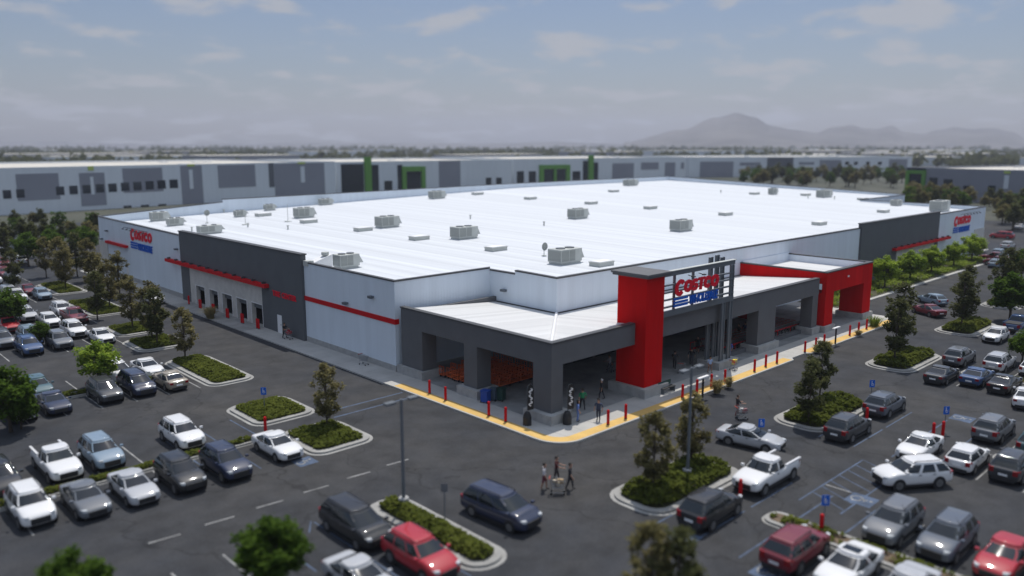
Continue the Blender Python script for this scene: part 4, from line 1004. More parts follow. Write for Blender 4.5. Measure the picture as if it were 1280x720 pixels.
# far wood as one mass
rd=random.Random(5); b=MB()
for i in range(4200):
    D=600*(6.5**rd.random()); px=rd.uniform(-160,1440); x,y=polar(px,D)
    if noise.noise((x*.0035,y*.0035,1))<-.16: continue
    if D<760 and 330<px<1300: continue
    s=rd.uniform(3,7)*(1+D/3500)
    for k in range(9):
        d=Vector((rd.gauss(0,1),rd.gauss(0,1),rd.gauss(0,.7))).normalized()*s*rd.uniform(.3,.9); p=Vector((x,y,s*.75))+d; p.z=max(.4,p.z)
        a=rd.uniform(0,6.283); u=Vector((math.cos(a),math.sin(a),rd.uniform(-.5,.5)))*s*.55; w=Vector((-math.sin(a)*.6,math.cos(a)*.6,.75))*s*.5
        b.add([p-u,p-w,p+u,p+w],[(0,1,2,3)])
o=b.build('distant_woods',M['leaf_dark'],fix=False); tag(o,'dark tree cover filling the plain to the hills','woods',kind='stuff')
# ================================================================== CARS
def subsurf(mb,name,mats,lv=1,bev=None):
    me=mb.mesh(name,mats,True); o=bpy.data.objects.new(name,me); C.objects.link(o)
    if bev: q=o.modifiers.new('b','BEVEL'); q.width=bev; q.segments=2; q.limit_method='ANGLE'; q.angle_limit=R(25)
    if lv: q=o.modifiers.new('s','SUBSURF'); q.levels=lv
    out=evald(o); out.name=name; C.objects.unlink(o); bpy.data.objects.remove(o); return out
CARS=dict(
 sedan=dict(L=4.75,W=1.86,hood=.93,cowl=1.0,belt=.95,roof=1.45,xc=1.2,xf=.2,xr=-.85,xb=-1.9,deck=1.03,wb=2.75,wr=.33,gc=.2),
 hatch=dict(L=4.25,W=1.8,hood=.97,cowl=1.04,belt=1.0,roof=1.54,xc=1.15,xf=.3,xr=-1.45,xb=-2.0,deck=1.05,wb=2.6,wr=.32,gc=.2),
 suv=dict(L=4.75,W=1.92,hood=1.10,cowl=1.18,belt=1.14,roof=1.74,xc=1.22,xf=.42,xr=-1.75,xb=-2.24,deck=1.18,wb=2.8,wr=.385,gc=.27),
 minivan=dict(L=5.1,W=1.98,hood=1.06,cowl=1.17,belt=1.1,roof=1.78,xc=1.7,xf=.68,xr=-2.0,xb=-2.42,deck=1.14,wb=3.0,wr=.35,gc=.22),
 pickup=dict(L=5.7,W=2.0,hood=1.18,cowl=1.24,belt=1.2,roof=1.86,xc=1.3,xf=.7,xr=-.55,xb=-.82,deck=1.2,wb=3.6,wr=.4,gc=.36))
def lerp(a,c,t): return tuple(p+(q-p)*t for p,q in zip(a,c))
CM={}
def car_parts(kind):
    p=CARS[kind]; L,W=p['L'],p['W']/2; gc=p['gc']; parts=[]
    # hull
    xn,xt=L/2,-L/2
    hz=p['hood']; st=[(xt,.88,gc+.16,p['deck']*.86,0),(xt+.06,.95,gc+.06,p['deck']*.96,.0),(xt+.35,.97,gc+.02,p['deck'],.0),(p['xb'] if p['xb']>xt+.5 else xt+.7,1,gc,p['deck'],.02),
        ((p['xb']+p['xc'])/2-.4,1,gc,p['belt'],.02),(0.3,1,gc,p['belt'],.02),(p['xc'],1,gc,p['cowl'],.03),(p['xc']+.35,.995,gc,lerp((p['cowl'],),(hz,),.4)[0],.04),(xn-.45,.975,gc+.02,hz*.93,.035),(xn-.15,.91,gc+.04,hz*.83,.02),(xn,.78,gc+.1,hz*.70,0)]
    st=sorted(st); 
    b=MB(); rings=[]
    for (x,wf,zl,zs,cr) in st:
        w=W*wf; half=[(w*.86,zl),(w*.985,zl+.14),(w*1.0,zl+(zs-zl)*.55),(w*.965,zs-.06),(w*.86,zs+.0),(w*.45,zs+cr)]
        rings.append([(x,y,z) for y,z in half]+[(x,0,zs+cr*1.2)]+[(x,-y,z) for y,z in half[::-1]]+[(x,0,zl)])
    k=len(rings[0]); vs=[v for r in rings for v in r]
    fs=[(i*k+j,i*k+(j+1)%k,(i+1)*k+(j+1)%k,(i+1)*k+j) for i in range(len(rings)-1) for j in range(k)]
    fs+=[tuple(range(k)),tuple(range((len(rings)-1)*k,len(rings)*k))[::-1]]
    b.add(vs,fs); parts.append(('body',subsurf(b,'car_body_'+kind,M['trim'],1),None))
    # cabin: rounded plan rings, glass and painted faces share one smooth surface
    zb=p['belt']-.06; zt=p['roof']; wb_,wt=W*.955,W*.74; zr=zt-.11; NP=96
    def plan(xf,xr,w,z,rc):
        hx=(xf-xr)/2; xm=(xf+xr)/2; rc=min(rc,w*.6,hx*.6); pts=[]; L1,L2,La=2*(w-rc),2*(hx-rc),rc*math.pi/2
        per=2*(L1+L2)+4*La
        for i in range(NP):
            d=(i+.0)/NP*per; 
            segs=(('l',(hx,-(w-rc)),(0,1),L1),('a',(hx-rc,w-rc),0,La),('l',(hx-rc,w),(-1,0),L2),('a',(-hx+rc,w-rc),90,La),('l',(-hx,w-rc),(0,-1),L1),('a',(-hx+rc,-w+rc),180,La),('l',(-hx+rc,-w),(1,0),L2),('a',(hx-rc,-w+rc),270,La))
            for kd,o_,q,ln_ in segs:
                if d<=ln_ or (kd=='a' and o_==(hx-rc,-w+rc)): break
                d-=ln_
            if kd=='l': x,y,nx,ny=o_[0]+q[0]*d,o_[1]+q[1]*d,q[1],-q[0]
            else:
                an=R(q)+d/max(rc,1e-6); x,y,nx,ny=o_[0]+rc*math.cos(an),o_[1]+rc*math.sin(an),math.cos(an),math.sin(an)
            u=x/hx; y*=1-.13*max(0,u)**2.2-.07*max(0,-u)**2.2; x-= (.16*(y/w)**2 if nx>.3 else 0)
            pts.append((xm+x,y,z,nx,ny))
        return pts
    rows=[]; ts=[0,.1,.22,.34,.46,.58,.70,.82,.92,1.0]
    for t in ts:
        e=t**1.12
        rows.append((t,plan(p['xc']+.12+(p['xf']-p['xc']-.12)*t,p['xb']-.06+(p['xr']-p['xb']+.06)*e,wb_+(wt-wb_)*(t**1.4),zb+(zr-zb)*t,.16)))
    for q in (.3,.55,.8,1.0):
        an=q*math.pi/2; k=1-.10*(1-math.cos(an))
        top=rows[9][1]; xm=(p['xf']+p['xr'])/2
        rows.append((1+q,[(xm+(v[0]-xm)*(1-.05*(1-math.cos(an))),v[1]*k,zr+.10*math.sin(an)-.02*abs((v[0]-xm)/2)**2,v[3],v[4]) for v in top]))
    base=rows[-1][1]
    for k in (.7,.4,.12): rows.append((3,[(xm+(v[0]-xm)*k,v[1]*k,v[2]+.03*(1-k*k),0,0) for v in base]))
    vs=[v[:3] for _,r_ in rows for v in r_]
    cuts={'sedan':(-.42,),'hatch':(-.35,),'suv':(-.10,-1.10),'minivan':(.15,-1.05),'pickup':(.12,)}[kind]
    FM={'cabin':[],'windshield':[],'rear_window':[],'side_window':[],'side_window2':[]}
    for i in range(len(rows)-1):
        for j in range(NP):
            j2=(j+1)%NP; f=(i*NP+j,i*NP+j2,(i+1)*NP+j2,(i+1)*NP+j); t0=rows[i][0]; v=rows[i][1][j]; v2=rows[i][1][j2]
            nx,ny=(v[3]+v2[3])/2,(v[4]+v2[4])/2; xm_=(rows[4][1][j][0]+rows[4][1][j2][0])/2; key='cabin'
            if .05<t0<.9:
                if nx>.8: key='windshield'
                elif nx<-.8 and t0>.15: key='rear_window'
                elif abs(ny)>.8 and not any(abs(xm_-c_)<.07 for c_ in cuts): key='side_window' if ny>0 else 'side_window2'
            FM[key].append(f)
    FM['cabin'].append(tuple((len(rows)-1)*NP+j for j in range(NP)))
    for key,fl in FM.items():
        us=sorted({q for f in fl for q in f}); mp={q:i_ for i_,q in enumerate(us)}
        me=bpy.data.meshes.new('car_'+key); me.from_pydata([vs[q] for q in us],[],[tuple(mp[q] for q in f) for f in fl]); me.materials.append(M['trim'] if key=='cabin' else M['glass'])
        me.polygons.foreach_set('use_smooth',[True]*len(fl)); me.update(); parts.append((key.replace('2',''),me,None))
    # wheels, arches
    for x in (p['wb']/2+.05,-p['wb']/2+.05):
        for s in (-1,1):
            b=MB(); b.lathe([(p['wr']+.06,-.006),(p['wr']+.06,.006)],'y',24,c=(x,s*(W+.002),p['wr']+.01)); parts.append(('wheel_arch',b.mesh('car_arch',M['trim']),None))
            b=MB(); r=p['wr']; b.lathe([(r*.62,-.11),(r*.93,-.11),(r,-.07),(r,.07),(r*.93,.11),(r*.62,.11)],'y',24,c=(x,s*(W-.09),r)); 
            c2=MB(); c2.lathe([(r*.64,-.002),(r*.64,.002)],'y',20,c=(x,s*(W+.023),r))
            for q in range(5):
                a=q*1.2566; d=Vector((math.cos(a),0,math.sin(a))); n=Vector((-math.sin(a),0,math.cos(a)))*.045; cn=Vector((x,s*(W+.03),r))
                c2.add([tuple(cn+n),tuple(cn-n),tuple(cn+d*r*.6-n*.7),tuple(cn+d*r*.6+n*.7)],[(0,1,2,3)])
            parts.append(('wheel',b.mesh('car_wheel',M['tyre'],smooth=False),('rim',c2.mesh('car_rim',M['rim']))))
    # lamps, bumpers, mirrors, grille, plate
    zl=hz*.74
    for s in (-1,1):
        b=MB(); b.prism([(xn-.42,s*W*.90),(xn-.1,s*W*.80),(xn+.0,s*W*.60),(xn-.2,s*W*.56)],zl-.02,zl+.12); parts.append(('headlight',b.mesh('car_headlight',M['headlamp']),None))
        b=MB(); hz2=p['deck']; z0,z1=(hz2*.66,hz2*.93) if kind in('suv','minivan','hatch','pickup') else (hz2*.70,hz2*.88)
        b.prism([(xt+.30,s*W*.955),(xt+.02,s*W*.86),(xt-.015,s*W*.56),(xt+.2,s*W*.56)],z0,z1); parts.append(('taillight',b.mesh('car_taillight',M['taillamp']),None))
        b=MB(); b.box(p['xc']-.28,s*W*.98,p['belt']+.02,p['xc']-.12,s*(W+.17),p['belt']+.15); parts.append(('mirror',b.mesh('car_mirror',M['trim']),None))
        b=MB(); b.box(-p['wb']/2+.5,s*(W*.985),gc+.0,p['wb']/2-.42,s*(W*1.012),gc+.12); parts.append(('sill',b.mesh('car_sill',M['trim']),None))
        for x in ((.05,-.95) if kind!='pickup' else (.3,)):
            b=MB(); b.box(x-.1,s*W*.99,p['belt']*.86,x+.1,s*(W*1.0+.02),p['belt']*.86+.04); parts.append(('door_handle',b.mesh('car_handle',M['trim']),None))
    b=MB(); b.box(xn-.16,-W*.52,gc+.16,xn+.012,W*.52,zl-.03); parts.append(('grille',b.mesh('car_grille',M['trim']),None))
    b=MB(); b.box(xt-.02,-W*.7,gc+.02,xt+.25,W*.7,gc+.26); parts.append(('bumper',b.mesh('car_bumper',M['trim']),None))
    b=MB(); b.box(xt-.03,-.26,p['deck']*.55,xt+.05,.26,p['deck']*.55+.13); parts.append(('number_plate',b.mesh('car_plate',M['white']),None))
    if kind=='pickup':
        b=MB(); b.box(xt+.12,-W*.82,p['deck']+.0,p['xb']-.1,W*.82,p['deck']+.035); parts.append(('cargo_bed',b.mesh('car_bed',M['trim']),None))
        for s in (-1,1):
            b=MB(); b.box(xt+.08,s*W*.80,p['deck']-.02,p['xb']-.05,s*W*.95,p['deck']+.09); parts.append(('bed_rail',b.mesh('car_rail',M['trim']),None))
    if kind in('suv','minivan'):
        for s in (-1,1):
            b=MB(); b.tube([(p['xf']-.1,s*wt*.84,zt-.04),(p['xf']-.2,s*wt*.84,zt+.04),(p['xr']+.3,s*wt*.84,zt+.04),(p['xr']+.2,s*wt*.84,zt-.04)],.02,6); parts.append(('roof_rail',b.mesh('car_roofrail',M['trim']),None))
    b=MB(); b.box(p['xr']+.25,-wt*.62,zt-.02,p['xf']-.22,wt*.62,zt+.032); parts.append(('sunroof',b.mesh('car_sunroof',M['glass']),None))
    return parts
for k in CARS: CM[k]=car_parts(k)
# joined light versions for far cars
def joined(kind):
    b=MB(); ml=[]; 
    for n,me,sub in CM[kind]:
        if n in('door_handle','sunroof','sill','roof_rail','number_plate'): continue
        for m2 in ((me,) if sub is None else (me,sub[1])):
            mm=m2.materials[0]; key=('PAINT' if n in('body','cabin','bed_rail') else mm.name)
            if key not in ml: ml.append(key)
            b.add([tuple(v.co) for v in m2.vertices],[tuple(q.vertices) for q in m2.polygons],ml.index(key))
    me=b.mesh('far_car_'+kind,[M['trim'] if k=='PAINT' else bpy.data.materials[k] for k in ml],fix=False)
    return me,ml.index('PAINT')
CJ={k:joined(k) for k in CARS}
CN=dict(sedan='sedan',hatch='hatchback',suv='suv',minivan='minivan',pickup='pickup truck')
CATN=dict(sedan='car',hatch='car',suv='suv',minivan='minivan',pickup='pickup truck')
PLACED=[]
def car(kind,col,x,y,hd,label,group='cars parked in the lot',glassroof=False,detail=True):
    for q in PLACED:
        if (q[0]-x)**2+(q[1]-y)**2<2.2**2: return None
    PLACED.append((x,y))
    name={'pickup':'pickup_truck','sedan':'parked_car','hatch':'parked_car','suv':'parked_suv','minivan':'parked_minivan'}[kind]
    pm=PAINT[col]
    if not detail:
        me,pi=CJ[kind]; o=link(name,me); tag(o,label,CATN[kind],group); o.location=(x,y,0); o.rotation_euler=(0,0,R(hd))
        o.material_slots[pi].link='OBJECT'; o.material_slots[pi].material=pm; return o
    t=thing(name,label,CATN[kind],(x,y,0),R(hd),group)
    for n,me,sub in CM[kind]:
        if n=='sunroof' and not glassroof: continue
        o=link(n,me,t)
        if n in('body','cabin','bed_rail','mirror'):
            o.material_slots[0].link='OBJECT'; o.material_slots[0].material=M['glass'] if False else pm
        if sub: link(sub[0],sub[1],o)
    return t
# right lot
for q in (('suv','black',38.5,23.6,2,'black suv beside the front planted island, tail to the camera'),
 ('pickup','white',45.4,23.9,180,'white pickup truck beside the front planted island'),
 ('sedan','silver',50.6,28.0,-80,'silver sedan driving past the island with the lamp post'),
 ('suv','charcoal',57.7,24.0,0,'charcoal suv at the second right island, nearer the camera'),
 ('suv','slate',65.2,24.3,0,'dark slate suv right of the second island with shiny back window'),
 ('sedan','charcoal',78.2,24.3,0,'dark sedan at the near corner of the third right island'),
 ('suv','grey',85.8,25.2,0,'grey suv at the far corner of the third right island'),
 ('suv','silver',86.3,21.8,0,'silver suv right of the grey one beyond the third island'),
 ('sedan','black',79.2,19.4,0,'black sedan in front of the silver suv at right'),
 ('hatch','white',87.0,19.0,0,'white hatchback far right in the third row pair'),
 ('sedan','white',76.0,16.9,10,'white sedan cut by the right edge'),
 ('suv','grey',65.4,16.4,0,'grey suv with bright back window at right'),
 ('sedan','white',57.7,18.9,180,'white sedan behind the white crossover, nose to camera'),
 ('hatch','white',57.9,15.9,0,'white hatchback right of the crossover, tail to camera'),
 ('suv','white',52.0,17.4,146,'white crossover turning across the aisle, side on'),
 ('suv','grey',44.3,15.5,180,'dark grey suv beside the mulch strip, left of three'),
 ('suv','slate',44.6,12.8,180,'slate blue suv, middle of the three by the mulch strip'),
 ('sedan','red',44.7,10.1,180,'bright red sedan, right of three by the mulch strip'),
 ('suv','maroon',37.7,17.9,0,'maroon suv below the blue sign at the bottom edge'),
 ('sedan','silver',37.8,12.4,180,'pale sedan at the bottom edge below the mulch strip'),
 ('suv','black',44.9,7.2,180,'black suv cut by the lower right corner'),
 ('sedan','lightblue',61.0+3.0,10.4,180,'pale blue car cut by the right edge'),
 ('hatch','white',98.9,25.6,180,'white hatchback at the near corner of the fourth island'),('suv','black',98.4,22.6,0,'black suv right of the white hatchback at the fourth island'),('pickup','blue',106.6,25.4,0,'blue pickup truck behind the white hatchback at the fourth island'),
 ('sedan','maroon',108.2,36.0,60,'maroon car in the drive between slender trees'),('hatch','lightblue',116.0,38.2,60,'pale blue car farther along the drive')): car(*q)
car('sedan','white',37.9,15.2,180,'white sedan with black glass roof at the bottom edge',glassroof=True)
# left lot
for q in (('minivan','black',22.4,36.2,-90,'black minivan beside the green strip island'),
 ('suv','red',22.9,30.9,-90,'red suv in front of the black minivan'),
 ('sedan','silver',19.5,31.2,-90,'silver sedan left of the red suv at the bottom'),
 ('sedan','white',25.0,50.3,-90,'white sedan at the corner of the square island'),
 ('minivan','navy',29.6,32.0,-86,'dark blue minivan driving past the strip island'),
 ('suv','white',9.8,51.3,-90,'white suv nose to camera at the lower left'),
 ('sedan','grey',12.5,50.3,-90,'grey sedan right of the white suv at lower left'),
 ('sedan','silver',15.2,50.1,-90,'silver sedan behind the big year, third from lower left'),
 ('suv','black',18.0,49.9,-90,'black suv in the lower left row, fourth from left'),
 ('suv','navy',20.9,49.6,-90,'navy suv in the lower left row, left of the white sedan'),
 ('suv','black',9.4,57.0,-90,'black suv behind the white one at the left edge'),
 ('suv','white',13.6,71.8,-90,'white suv at the left edge of the middle rows'),
 ('sedan','navy',16.2,71.9,-90,'navy sedan right of the white suv in the middle rows'),
 ('hatch','teal',16.4,77.6,-90,'teal hatchback behind the navy sedan'),
 ('suv','blue',19.5,94.2,-90,'blue suv in the upper left rows'),
 ('suv','grey',22.5,94.7,-90,'grey suv right of the blue one in the upper left rows'),
 ('suv','white',25.2,99.3,-90,'white suv in the upper left rows before the brown island'),
 ('sedan','white',26.6,94.2,-90,'white sedan at the right end of the upper left rows'),
 ('hatch','white',24.6,107,-90,'white hatchback behind the upper left rows'),
 ('suv','red',20.3,107.2,-90,'red suv at the left edge of the upper rows'),
 ('suv','silver',23.3,112.4,-90,'silver suv far up in the left rows'),
 ('hatch','lightblue',28.6,127,-90,'pale blue hatchback far up beside the left island'),
 ('pickup','maroon',27.4,107.2,-90,'maroon pickup truck beside the brown island')): car(*q)
# white car at the kerb of the left wall
x,y=at(214,372,.0); car('sedan','white',39.0,y-2.0,-90,'white sedan standing at the kerb left of the tyre bays')
# fill the remaining stalls that the photograph shows occupied
rd=random.Random(21); cols=['white','white','white','silver','silver','grey','black','black','charcoal','slate','blue','navy','lightblue','red','maroon','tan','teal']
kinds=['sedan','sedan','suv','suv','suv','hatch','minivan','pickup']
def infr(x,y,m=20):
    px,py=proj(x,y,.8); return -m<px<1280+m and 150<py<720+m
def fill(x,y,hd,prob,text,detail,group):
    if not infr(x,y): return 0
    if rd.random()>prob: return 0
    col=rd.choice(cols); kd=rd.choice(kinds)
    return 1 if car(kd,col,x,y,hd,'%s %s, %s'%(dict(lightblue='pale blue',slate='slate blue').get(col,col),CN[kd],text),group,False,detail) else 0
rows=[('bottom left',33.8,24.2),('lower left',54,25.0),('middle left',74.8,27.0),('upper left',97,27.6),('far left',109.8,28.8),('farther left',129.8,29.5),('farthest left',149.6,30.5),('back left',170,36),('rearmost left',190,40),('outermost left',208,44)]
for rn,y0,x1 in rows:
    for s,sn in ((-1,'near'),(1,'far')):
        for k in range(0,13):
            x=x1-1.36-2.72*k; y=y0+s*(2.75 if y0>60 else 3.2)+rd.uniform(-.25,.25)
            fill(x,y,rd.choice((-90,-90,90)),.82 if y0>40 else .0,'%s line of the %s double row, %s stall from the store'%(sn,rn,ORD(k)),y0<120,'cars parked left of the store')
for ci,(c,rn) in enumerate(((61.3,'second'),(82.8,'third'),(103.5,'fourth'),(124.2,'fifth'),(145,'sixth'),(166,'seventh'),(187,'eighth'))):
    yt=(24.0,24.5,25.5,26,27,30,34)[ci]
    for s,sn in ((-1,'near'),(1,'far')):
        for k in range(0,9):
            if ci==0 and (k in (1,2) or s==1 and k<4): continue
            fill(c+s*2.95+rd.uniform(-.2,.2),yt-2.68*k,rd.choice((0,0,180)),.8,'%s line of the %s right double row, %s stall from the store'%(sn,rn,ORD(k)),c<110,'cars parked right of the store')
# cars behind the store end, right
for k in range(16):
    px,py=rd.uniform(1240,1290),rd.uniform(285,335); x,y=at(px,py)
    fill(x,y,rd.choice((0,90)),1,'in the far lot beyond the store end, %s there'%ORD(k),False,'cars beyond the right end of the store')
# ================================================================== FAR WAREHOUSES
def facade(label,pA,DA,pB,DB,depth,h,items,wall='whwall',name='logistics_warehouse',group=None):
    """long warehouse whose visible front runs from pixel column pA at distance DA to pB at DB"""
    A_,B_=Vector(polar(pA,DA)),Vector(polar(pB,DB)); U=(B_-A_); Ln=U.length; U.normalize(); ang=math.atan2(U.y,U.x)
    t=thing(name,label,'warehouse',(A_.x,A_.y,0),ang,group)
    def s_at(px):
        d=Vector(polar(px,1.0)); # solve A+U*s = d*k
        det=U.x*(-d.y)-U.y*(-d.x); s=((-A_.x)*(-d.y)-(-A_.y)*(-d.x))/det; return s
    def z_at(px,py):
        p=A_+U*s_at(px); D=p.x*FW[0]+p.y*FW[1]; lo,hi=-5,40
        for _ in range(40):
            m=(lo+hi)/2
            if proj(p.x,p.y,m)[1]>py: lo=m
            else: hi=m
        return max(0,lo)
    b=MB(); b.box(0,0,0,Ln,.4,h); b.box(0,.4,0,.4,depth,h); b.box(Ln-.4,.4,0,Ln,depth,h); b.box(.4,depth-.4,0,Ln-.4,depth,h); b.build('wall',M[wall],t)
    b=MB(); b.box(.4,.4,h-1.0,Ln-.4,depth-.4,h-.7); rf=b.build('roof',M['whroof'],t)
    rr=random.Random(int(pA)+int(DA))
    for k in range(int(Ln/18)):
        b=MB(); x=rr.uniform(5,Ln-5); y=rr.uniform(8,depth-8); b.box(x-1.2,y-2,h-.7,x+1.2,y+2,h-.35); b.build('skylight',M['white'],rf)
    for (nm,m,x0,y0,x1,y1,*pr) in items:
        pr=pr[0] if pr else .08
        s0,s1=s_at(x0),s_at(x1); xm=(x0+x1)/2; z1,z0=z_at(xm,y0),z_at(xm,y1)
        if y1>900: z0=0
        b=MB(); b.box(s0,-pr,z0,s1,-.004,min(z1,h-.02) if nm!='pylon' else z1); b.build(nm,M[m],t)
    return t
wins=[('window','whglass',x-5.2,y-5.4,x+5.2,y+5.2,.12) for x,y in ((2,243),(19,242),(69.5,238.5),(86.5,237.5),(103,236.5),(120,235.5),(136,234.7),(152,233.5),(167.5,232.7),(183,231.7),(198,230.7),(213.5,229.8))]
facade('white left warehouse with grey panels and a row of dark square windows',-40,243,418,352,95,14.6,
 [('grey_panel','whgrey',15,217,69,250),('grey_panel','whgrey',95,216,127,257),('grey_panel','whgrey',150,210,200,240),('grey_panel','whgrey',223,207,250,999),('grey_panel','whgrey',270,206,317,234),('grey_panel','whgrey',341,204,404,999),('dark_strip','whdark',334,204,340.5,234,.1),
  ('sign_bar','whwall',108.5,221,112.5,243,.2),('sign_bar','whwall',233.5,212,238,236,.2),('sign_bar','whwall',374,208,379,228,.2),('loading_door','whdark',66,268,100,999,.12),('loading_door','whdark',102,267,125,999,.12),('loading_door','whdark',0,275,9,999,.12),('window','whglass',148,257,158,266),('window','whglass',170,256,180,266),('window','whglass',192,255,202,266)]+wins+
 [('accent_panel','chart',107,207.5,114,213,.25),('accent_panel','chart',232,203.6,241,208,.25),('accent_panel','chart',371,202,380,205,.25)])
facade('pale warehouse with dark glass entrance and lime green pylon and frame',419,357,640,420,90,14.2,
 [('entrance_glass','whglass',425,205,453,999,.2),('pylon','green',454,196,462,999,1.2),('entrance_glass','whglass',463,206,472,999,.2),('window','whglass',479,226,489,999,.15),('entrance_glass','whglass',496,206,502,999,.2),('green_frame','green',501,208,506,999,1.0),('green_frame','green',506.3,208,525,214,1.0),('green_frame','green',525.3,208,530,999,1.0),('entrance_glass','whglass',506.5,214.4,524.8,999,.2),('grey_panel','whgrey',548,201,575,999),('window','whglass',607,222,614,999),('window','whglass',620,222,627,999)])
facade('pale warehouse with square lime green entrance and corrugated grey wall',641,424,858,495,90,14.4,
 [('window','whglass',646,214,655,999),('window','whglass',661,214,670,999),('green_frame','green',674,206,679,999,1.0),('green_frame','green',679.3,206,707,211,1.0),('green_frame','green',707.3,206,712,999,1.0),('green_frame','green',692,211.4,695,999,.9),('entrance_glass','whglass',679.5,211.4,691.8,999,.2),('entrance_glass','whglass',695.2,211.4,706.8,999,.2),('window','whglass',716,214,726,999),('entrance_glass','whglass',729,201,735,999,.2),('pylon','green',735.5,194,741,999,1.2),('entrance_glass','whglass',741.5,203,748,999,.2),('grey_panel','whgrey',766,204,793,999),('grey_panel','whgrey',802,203,824,212),('grey_panel','whgrey',832,203,845,999),('grey_panel','whgrey',852,203,856,211)])
facade('long far pale warehouse with grey panels behind the row of trees',862,545,1142,575,90,13.6,
 [('grey_panel','whgrey',876,202,918,999),('grey_panel','whgrey',926,203,952,207),('grey_panel','whgrey',934,207.5,950,214),('grey_panel','whdark',960,197,993,216),('grey_panel','whgrey',1000,202.5,1019,206),('grey_panel','whgrey',1026,200,1053,999),('window','whglass',1058,202,1063,206),('window','whglass',1069,202,1074,206),('window','whglass',1084,202,1089,206),('window','whglass',1099,202,1104,206),('grey_panel','whgrey',1113,199,1136,999)])
facade('grey right warehouse with a lime green framed entrance',1136,330,1420,262,95,12.6,
 [('entrance_glass','whglass',1137,208,1160,999,.3),('green_frame','green',1137,213,1141,999,1.0),('green_frame','green',1141.2,213,1157,217,1.0),('green_frame','green',1157.2,213,1161,999,1.0),('window','whglass',1166,222,1176,237,.2),('window','whglass',1184,224,1195,240,.2),('window','whglass',1210,232,1218,999,.2),('window','whglass',1241,232,1250,999,.2),('sign_bar','whwall',1260,219,1266,236,.2),('accent_panel','chart',1259,214,1267,217,.25)],wall='whgrey')
rd=random.Random(3); fw=[]
for i in range(34):
    D=rd.choice((700,850,1000,1200,1500,1900,2400))*rd.uniform(.92,1.1); px=rd.uniform(-60,1340)
    if D<800 and 330<px<1150: D=900*rd.uniform(1,1.2)
    fw.append((px,D))
fw.sort()
for i,(px,D) in enumerate(fw):
    x,y=polar(px,D); w,d,h=rd.uniform(60,150)*(.6+D/1500),rd.uniform(40,90),rd.uniform(9,13)
    t=thing('distant_warehouse','pale distant warehouse roof on the plain, %s from the left'%ORD(i),'warehouse',(x,y,0),rd.choice((0,0,.12,1.57)),'distant warehouses on the plain')
    b=MB(); b.box(-w/2,-d/2,0,w/2,d/2,h-.4); b.build('wall',M['whwall' if rd.random()<.6 else 'whgrey'],t)
    b=MB(); b.box(-w/2-.3,-d/2-.3,h-.397,w/2+.3,d/2+.3,h); b.build('roof',M['whroof'],t)
# ================================================================== HILLS
def hills(name,prof,D,depth,m,seed):
    """ridge: list of (photo column, crest row) turned into crest heights at distance D, with slopes and gullies"""
    cols=220; rows=16; b=MB(); p0,p1=prof[0][0],prof[-1][0]
    def crest(px):
        for (a,ya),(c,yc) in zip(prof,prof[1:]):
            if a<=px<=c: f=(px-a)/(c-a); f=f*f*(3-2*f); return ya+(yc-ya)*f
    for i in range(cols+1):
        px=p0+(p1-p0)*i/cols; cy=crest(px); h=HC+(YH-cy)/1014.0*D*1.0
        for j in range(rows+1):
            f=j/rows; dd=D-depth*(1-f) if f<=.8 else D-depth*.2+ (f-.8)*depth
            g=min(1,f/.8); x,y=polar(px,dd); 
            n=noise.fractal((x*.0022,y*.0022,seed),.9,2.1,5)
            z=max(-2,h)*(g**1.35)*(1 if f<=.8 else 1-(f-.8)*2.2)+n*26*min(1,g*1.4)*(1-g*.55)
            b.v.append((x,y,z-2 if j>0 else -6))
    for i in range(cols):
        for j in range(rows): k=i*(rows+1)+j; b.f.append((k,k+rows+1,k+rows+2,k+1)); b.mi.append(0)
    o=b.build(name,m,smooth=True,fix=False); tag(o,kind='structure')
hm=mat('dry_chaparral_hills',(.12,.11,.10),.95,var=.45,scale=.004)
hills('hills',[(780,178),(850,163),(895,149),(918,144),(940,149),(962,158),(990,162),(1018,166),(1040,160),(1060,158.5),(1080,163),(1092,163),(1112,158.5),(1130,166),(1150,168),(1172,163),(1190,160),(1215,162),(1240,160.5),(1262,165),(1285,173),(1330,170),(1420,176),(1500,180)],5200,1700,hm,1)
hills('hills',[(-300,179),(-120,177),(20,176.5),(120,178.5),(230,179.5),(330,180),(450,178.6),(560,179),(700,177.5),(800,179),(860,180)],6400,900,hm,4)
# ================================================================== HAZE, SKY, SUN, CAMERA
hz=MB(); hz.box(-8200,-8200,-7,8200,8200,330); o=hz.build('haze',[])
hm_=bpy.data.materials.new('haze'); hm_.use_nodes=True; nt=hm_.node_tree; nt.nodes.remove(nt.nodes['Principled BSDF'])
pv=nt.nodes.new('ShaderNodeVolumePrincipled'); pv.inputs['Color'].default_value=(.80,.85,1,1); pv.inputs['Density'].default_value=.00015; pv.inputs['Anisotropy'].default_value=.2
nt.links.new(pv.outputs[0],nt.nodes['Material Output'].inputs['Volume']); o.data.materials.append(hm_); tag(o,kind='stuff')
sd=Vector((.36,.24,1)).normalized(); el=math.asin(sd.z); az=math.atan2(sd.x,sd.y)
w=bpy.data.worlds.new('World'); S.world=w; w.use_nodes=True; nt=w.node_tree; bg=nt.nodes['Background']
sk=nt.nodes.new('ShaderNodeTexSky'); sk.sky_type='NISHITA'; sk.sun_disc=False; sk.sun_elevation=el; sk.sun_rotation=az; sk.altitude=200; sk.air_density=1.3; sk.dust_density=1.2; sk.ozone_density=2.5
tc=nt.nodes.new('ShaderNodeTexCoord'); sp=nt.nodes.new('ShaderNodeSeparateXYZ'); nt.links.new(tc.outputs['Generated'],sp.inputs[0])
zz=math_n(nt,'ADD',math_n(nt,'MAXIMUM',sp.outputs[2],0.0),.20)
cb=nt.nodes.new('ShaderNodeCombineXYZ')
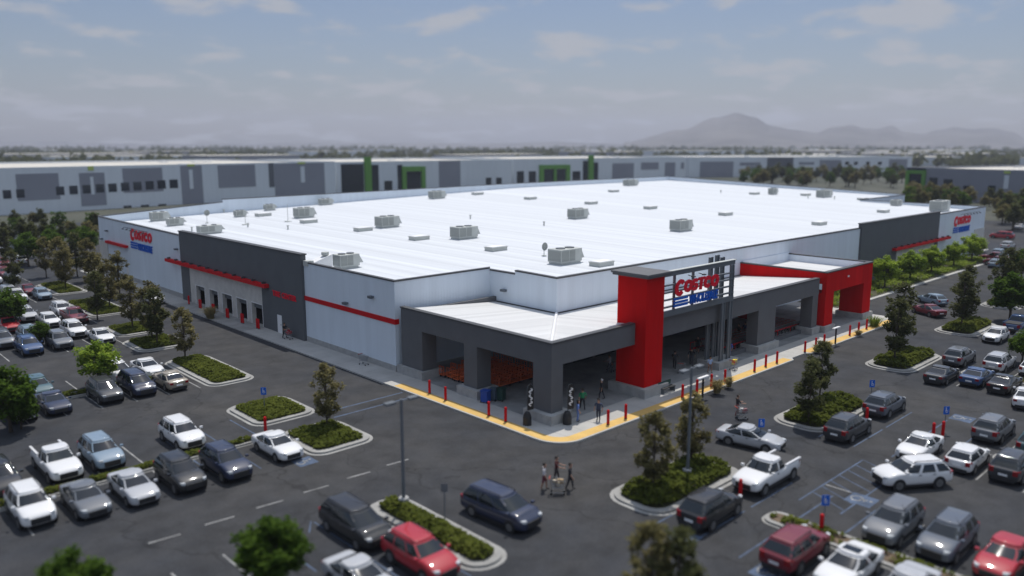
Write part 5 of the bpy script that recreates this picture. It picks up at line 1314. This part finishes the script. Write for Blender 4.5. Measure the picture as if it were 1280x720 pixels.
nt.links.new(math_n(nt,'DIVIDE',sp.outputs[0],zz),cb.inputs[0]); nt.links.new(math_n(nt,'DIVIDE',sp.outputs[1],zz),cb.inputs[1])
n1=nt.nodes.new('ShaderNodeTexNoise'); n1.inputs['Scale'].default_value=3.1; n1.inputs['Detail'].default_value=7; n1.inputs['Roughness'].default_value=.55; n1.inputs['Distortion'].default_value=.25; nt.links.new(cb.outputs[0],n1.inputs['Vector'])
mr=nt.nodes.new('ShaderNodeMapRange'); mr.interpolation_type='SMOOTHSTEP'; mr.inputs[1].default_value=.50; mr.inputs[2].default_value=.64; mr.inputs[3].default_value=0; mr.inputs[4].default_value=.75; nt.links.new(n1.outputs['Fac'],mr.inputs[0])
mx=nt.nodes.new('ShaderNodeMix'); mx.data_type='RGBA'; mx.inputs[7].default_value=(8.2,7.9,6.8,1); nt.links.new(mr.outputs[0],mx.inputs[0]); nt.links.new(sk.outputs[0],mx.inputs[6])
# unseen bright veil added overhead, strongest behind the camera, to fill shaded walls
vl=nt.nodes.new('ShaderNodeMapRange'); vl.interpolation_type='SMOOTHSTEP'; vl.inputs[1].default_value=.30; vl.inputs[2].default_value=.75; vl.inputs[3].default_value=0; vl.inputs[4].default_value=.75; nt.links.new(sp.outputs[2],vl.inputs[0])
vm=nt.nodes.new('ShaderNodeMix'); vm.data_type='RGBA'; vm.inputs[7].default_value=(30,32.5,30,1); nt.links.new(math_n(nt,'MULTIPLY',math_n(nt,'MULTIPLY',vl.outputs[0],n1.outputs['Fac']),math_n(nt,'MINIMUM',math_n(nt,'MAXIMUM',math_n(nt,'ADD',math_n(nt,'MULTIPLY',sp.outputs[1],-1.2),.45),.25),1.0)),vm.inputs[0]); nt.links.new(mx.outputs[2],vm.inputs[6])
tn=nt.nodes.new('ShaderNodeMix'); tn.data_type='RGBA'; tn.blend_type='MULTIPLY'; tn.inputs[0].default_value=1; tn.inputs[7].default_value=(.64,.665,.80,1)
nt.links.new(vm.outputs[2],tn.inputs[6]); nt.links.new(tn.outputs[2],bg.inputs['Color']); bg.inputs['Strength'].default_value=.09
sl=bpy.data.lights.new('sun','SUN'); sl.energy=3.6; sl.angle=R(.6); sl.color=(1,.955,.89); so=bpy.data.objects.new('sun',sl); C.objects.link(so); so.rotation_euler=sd.to_track_quat('Z','Y').to_euler(); so.location=(0,0,300)
cd=bpy.data.cameras.new('camera'); co=bpy.data.objects.new('camera',cd); C.objects.link(co); S.camera=co
co.location=(0,0,HC); co.rotation_euler=(math.pi/2-PI,0,TH-math.pi/2); cd.sensor_width=36; cd.lens=F/1280*36; cd.clip_start=.5; cd.clip_end=30000
cd.dof.use_dof=True; cd.dof.focus_distance=84; cd.dof.aperture_fstop=.08
S.view_settings.view_transform='Standard'; S.view_settings.look='None'; S.view_settings.exposure=0; S.view_settings.gamma=1
S.cycles.max_bounces=6; S.cycles.transparent_max_bounces=6; S.cycles.volume_bounces=0
# unplaced prototypes never stay behind
for p_ in (CP,):
    pass
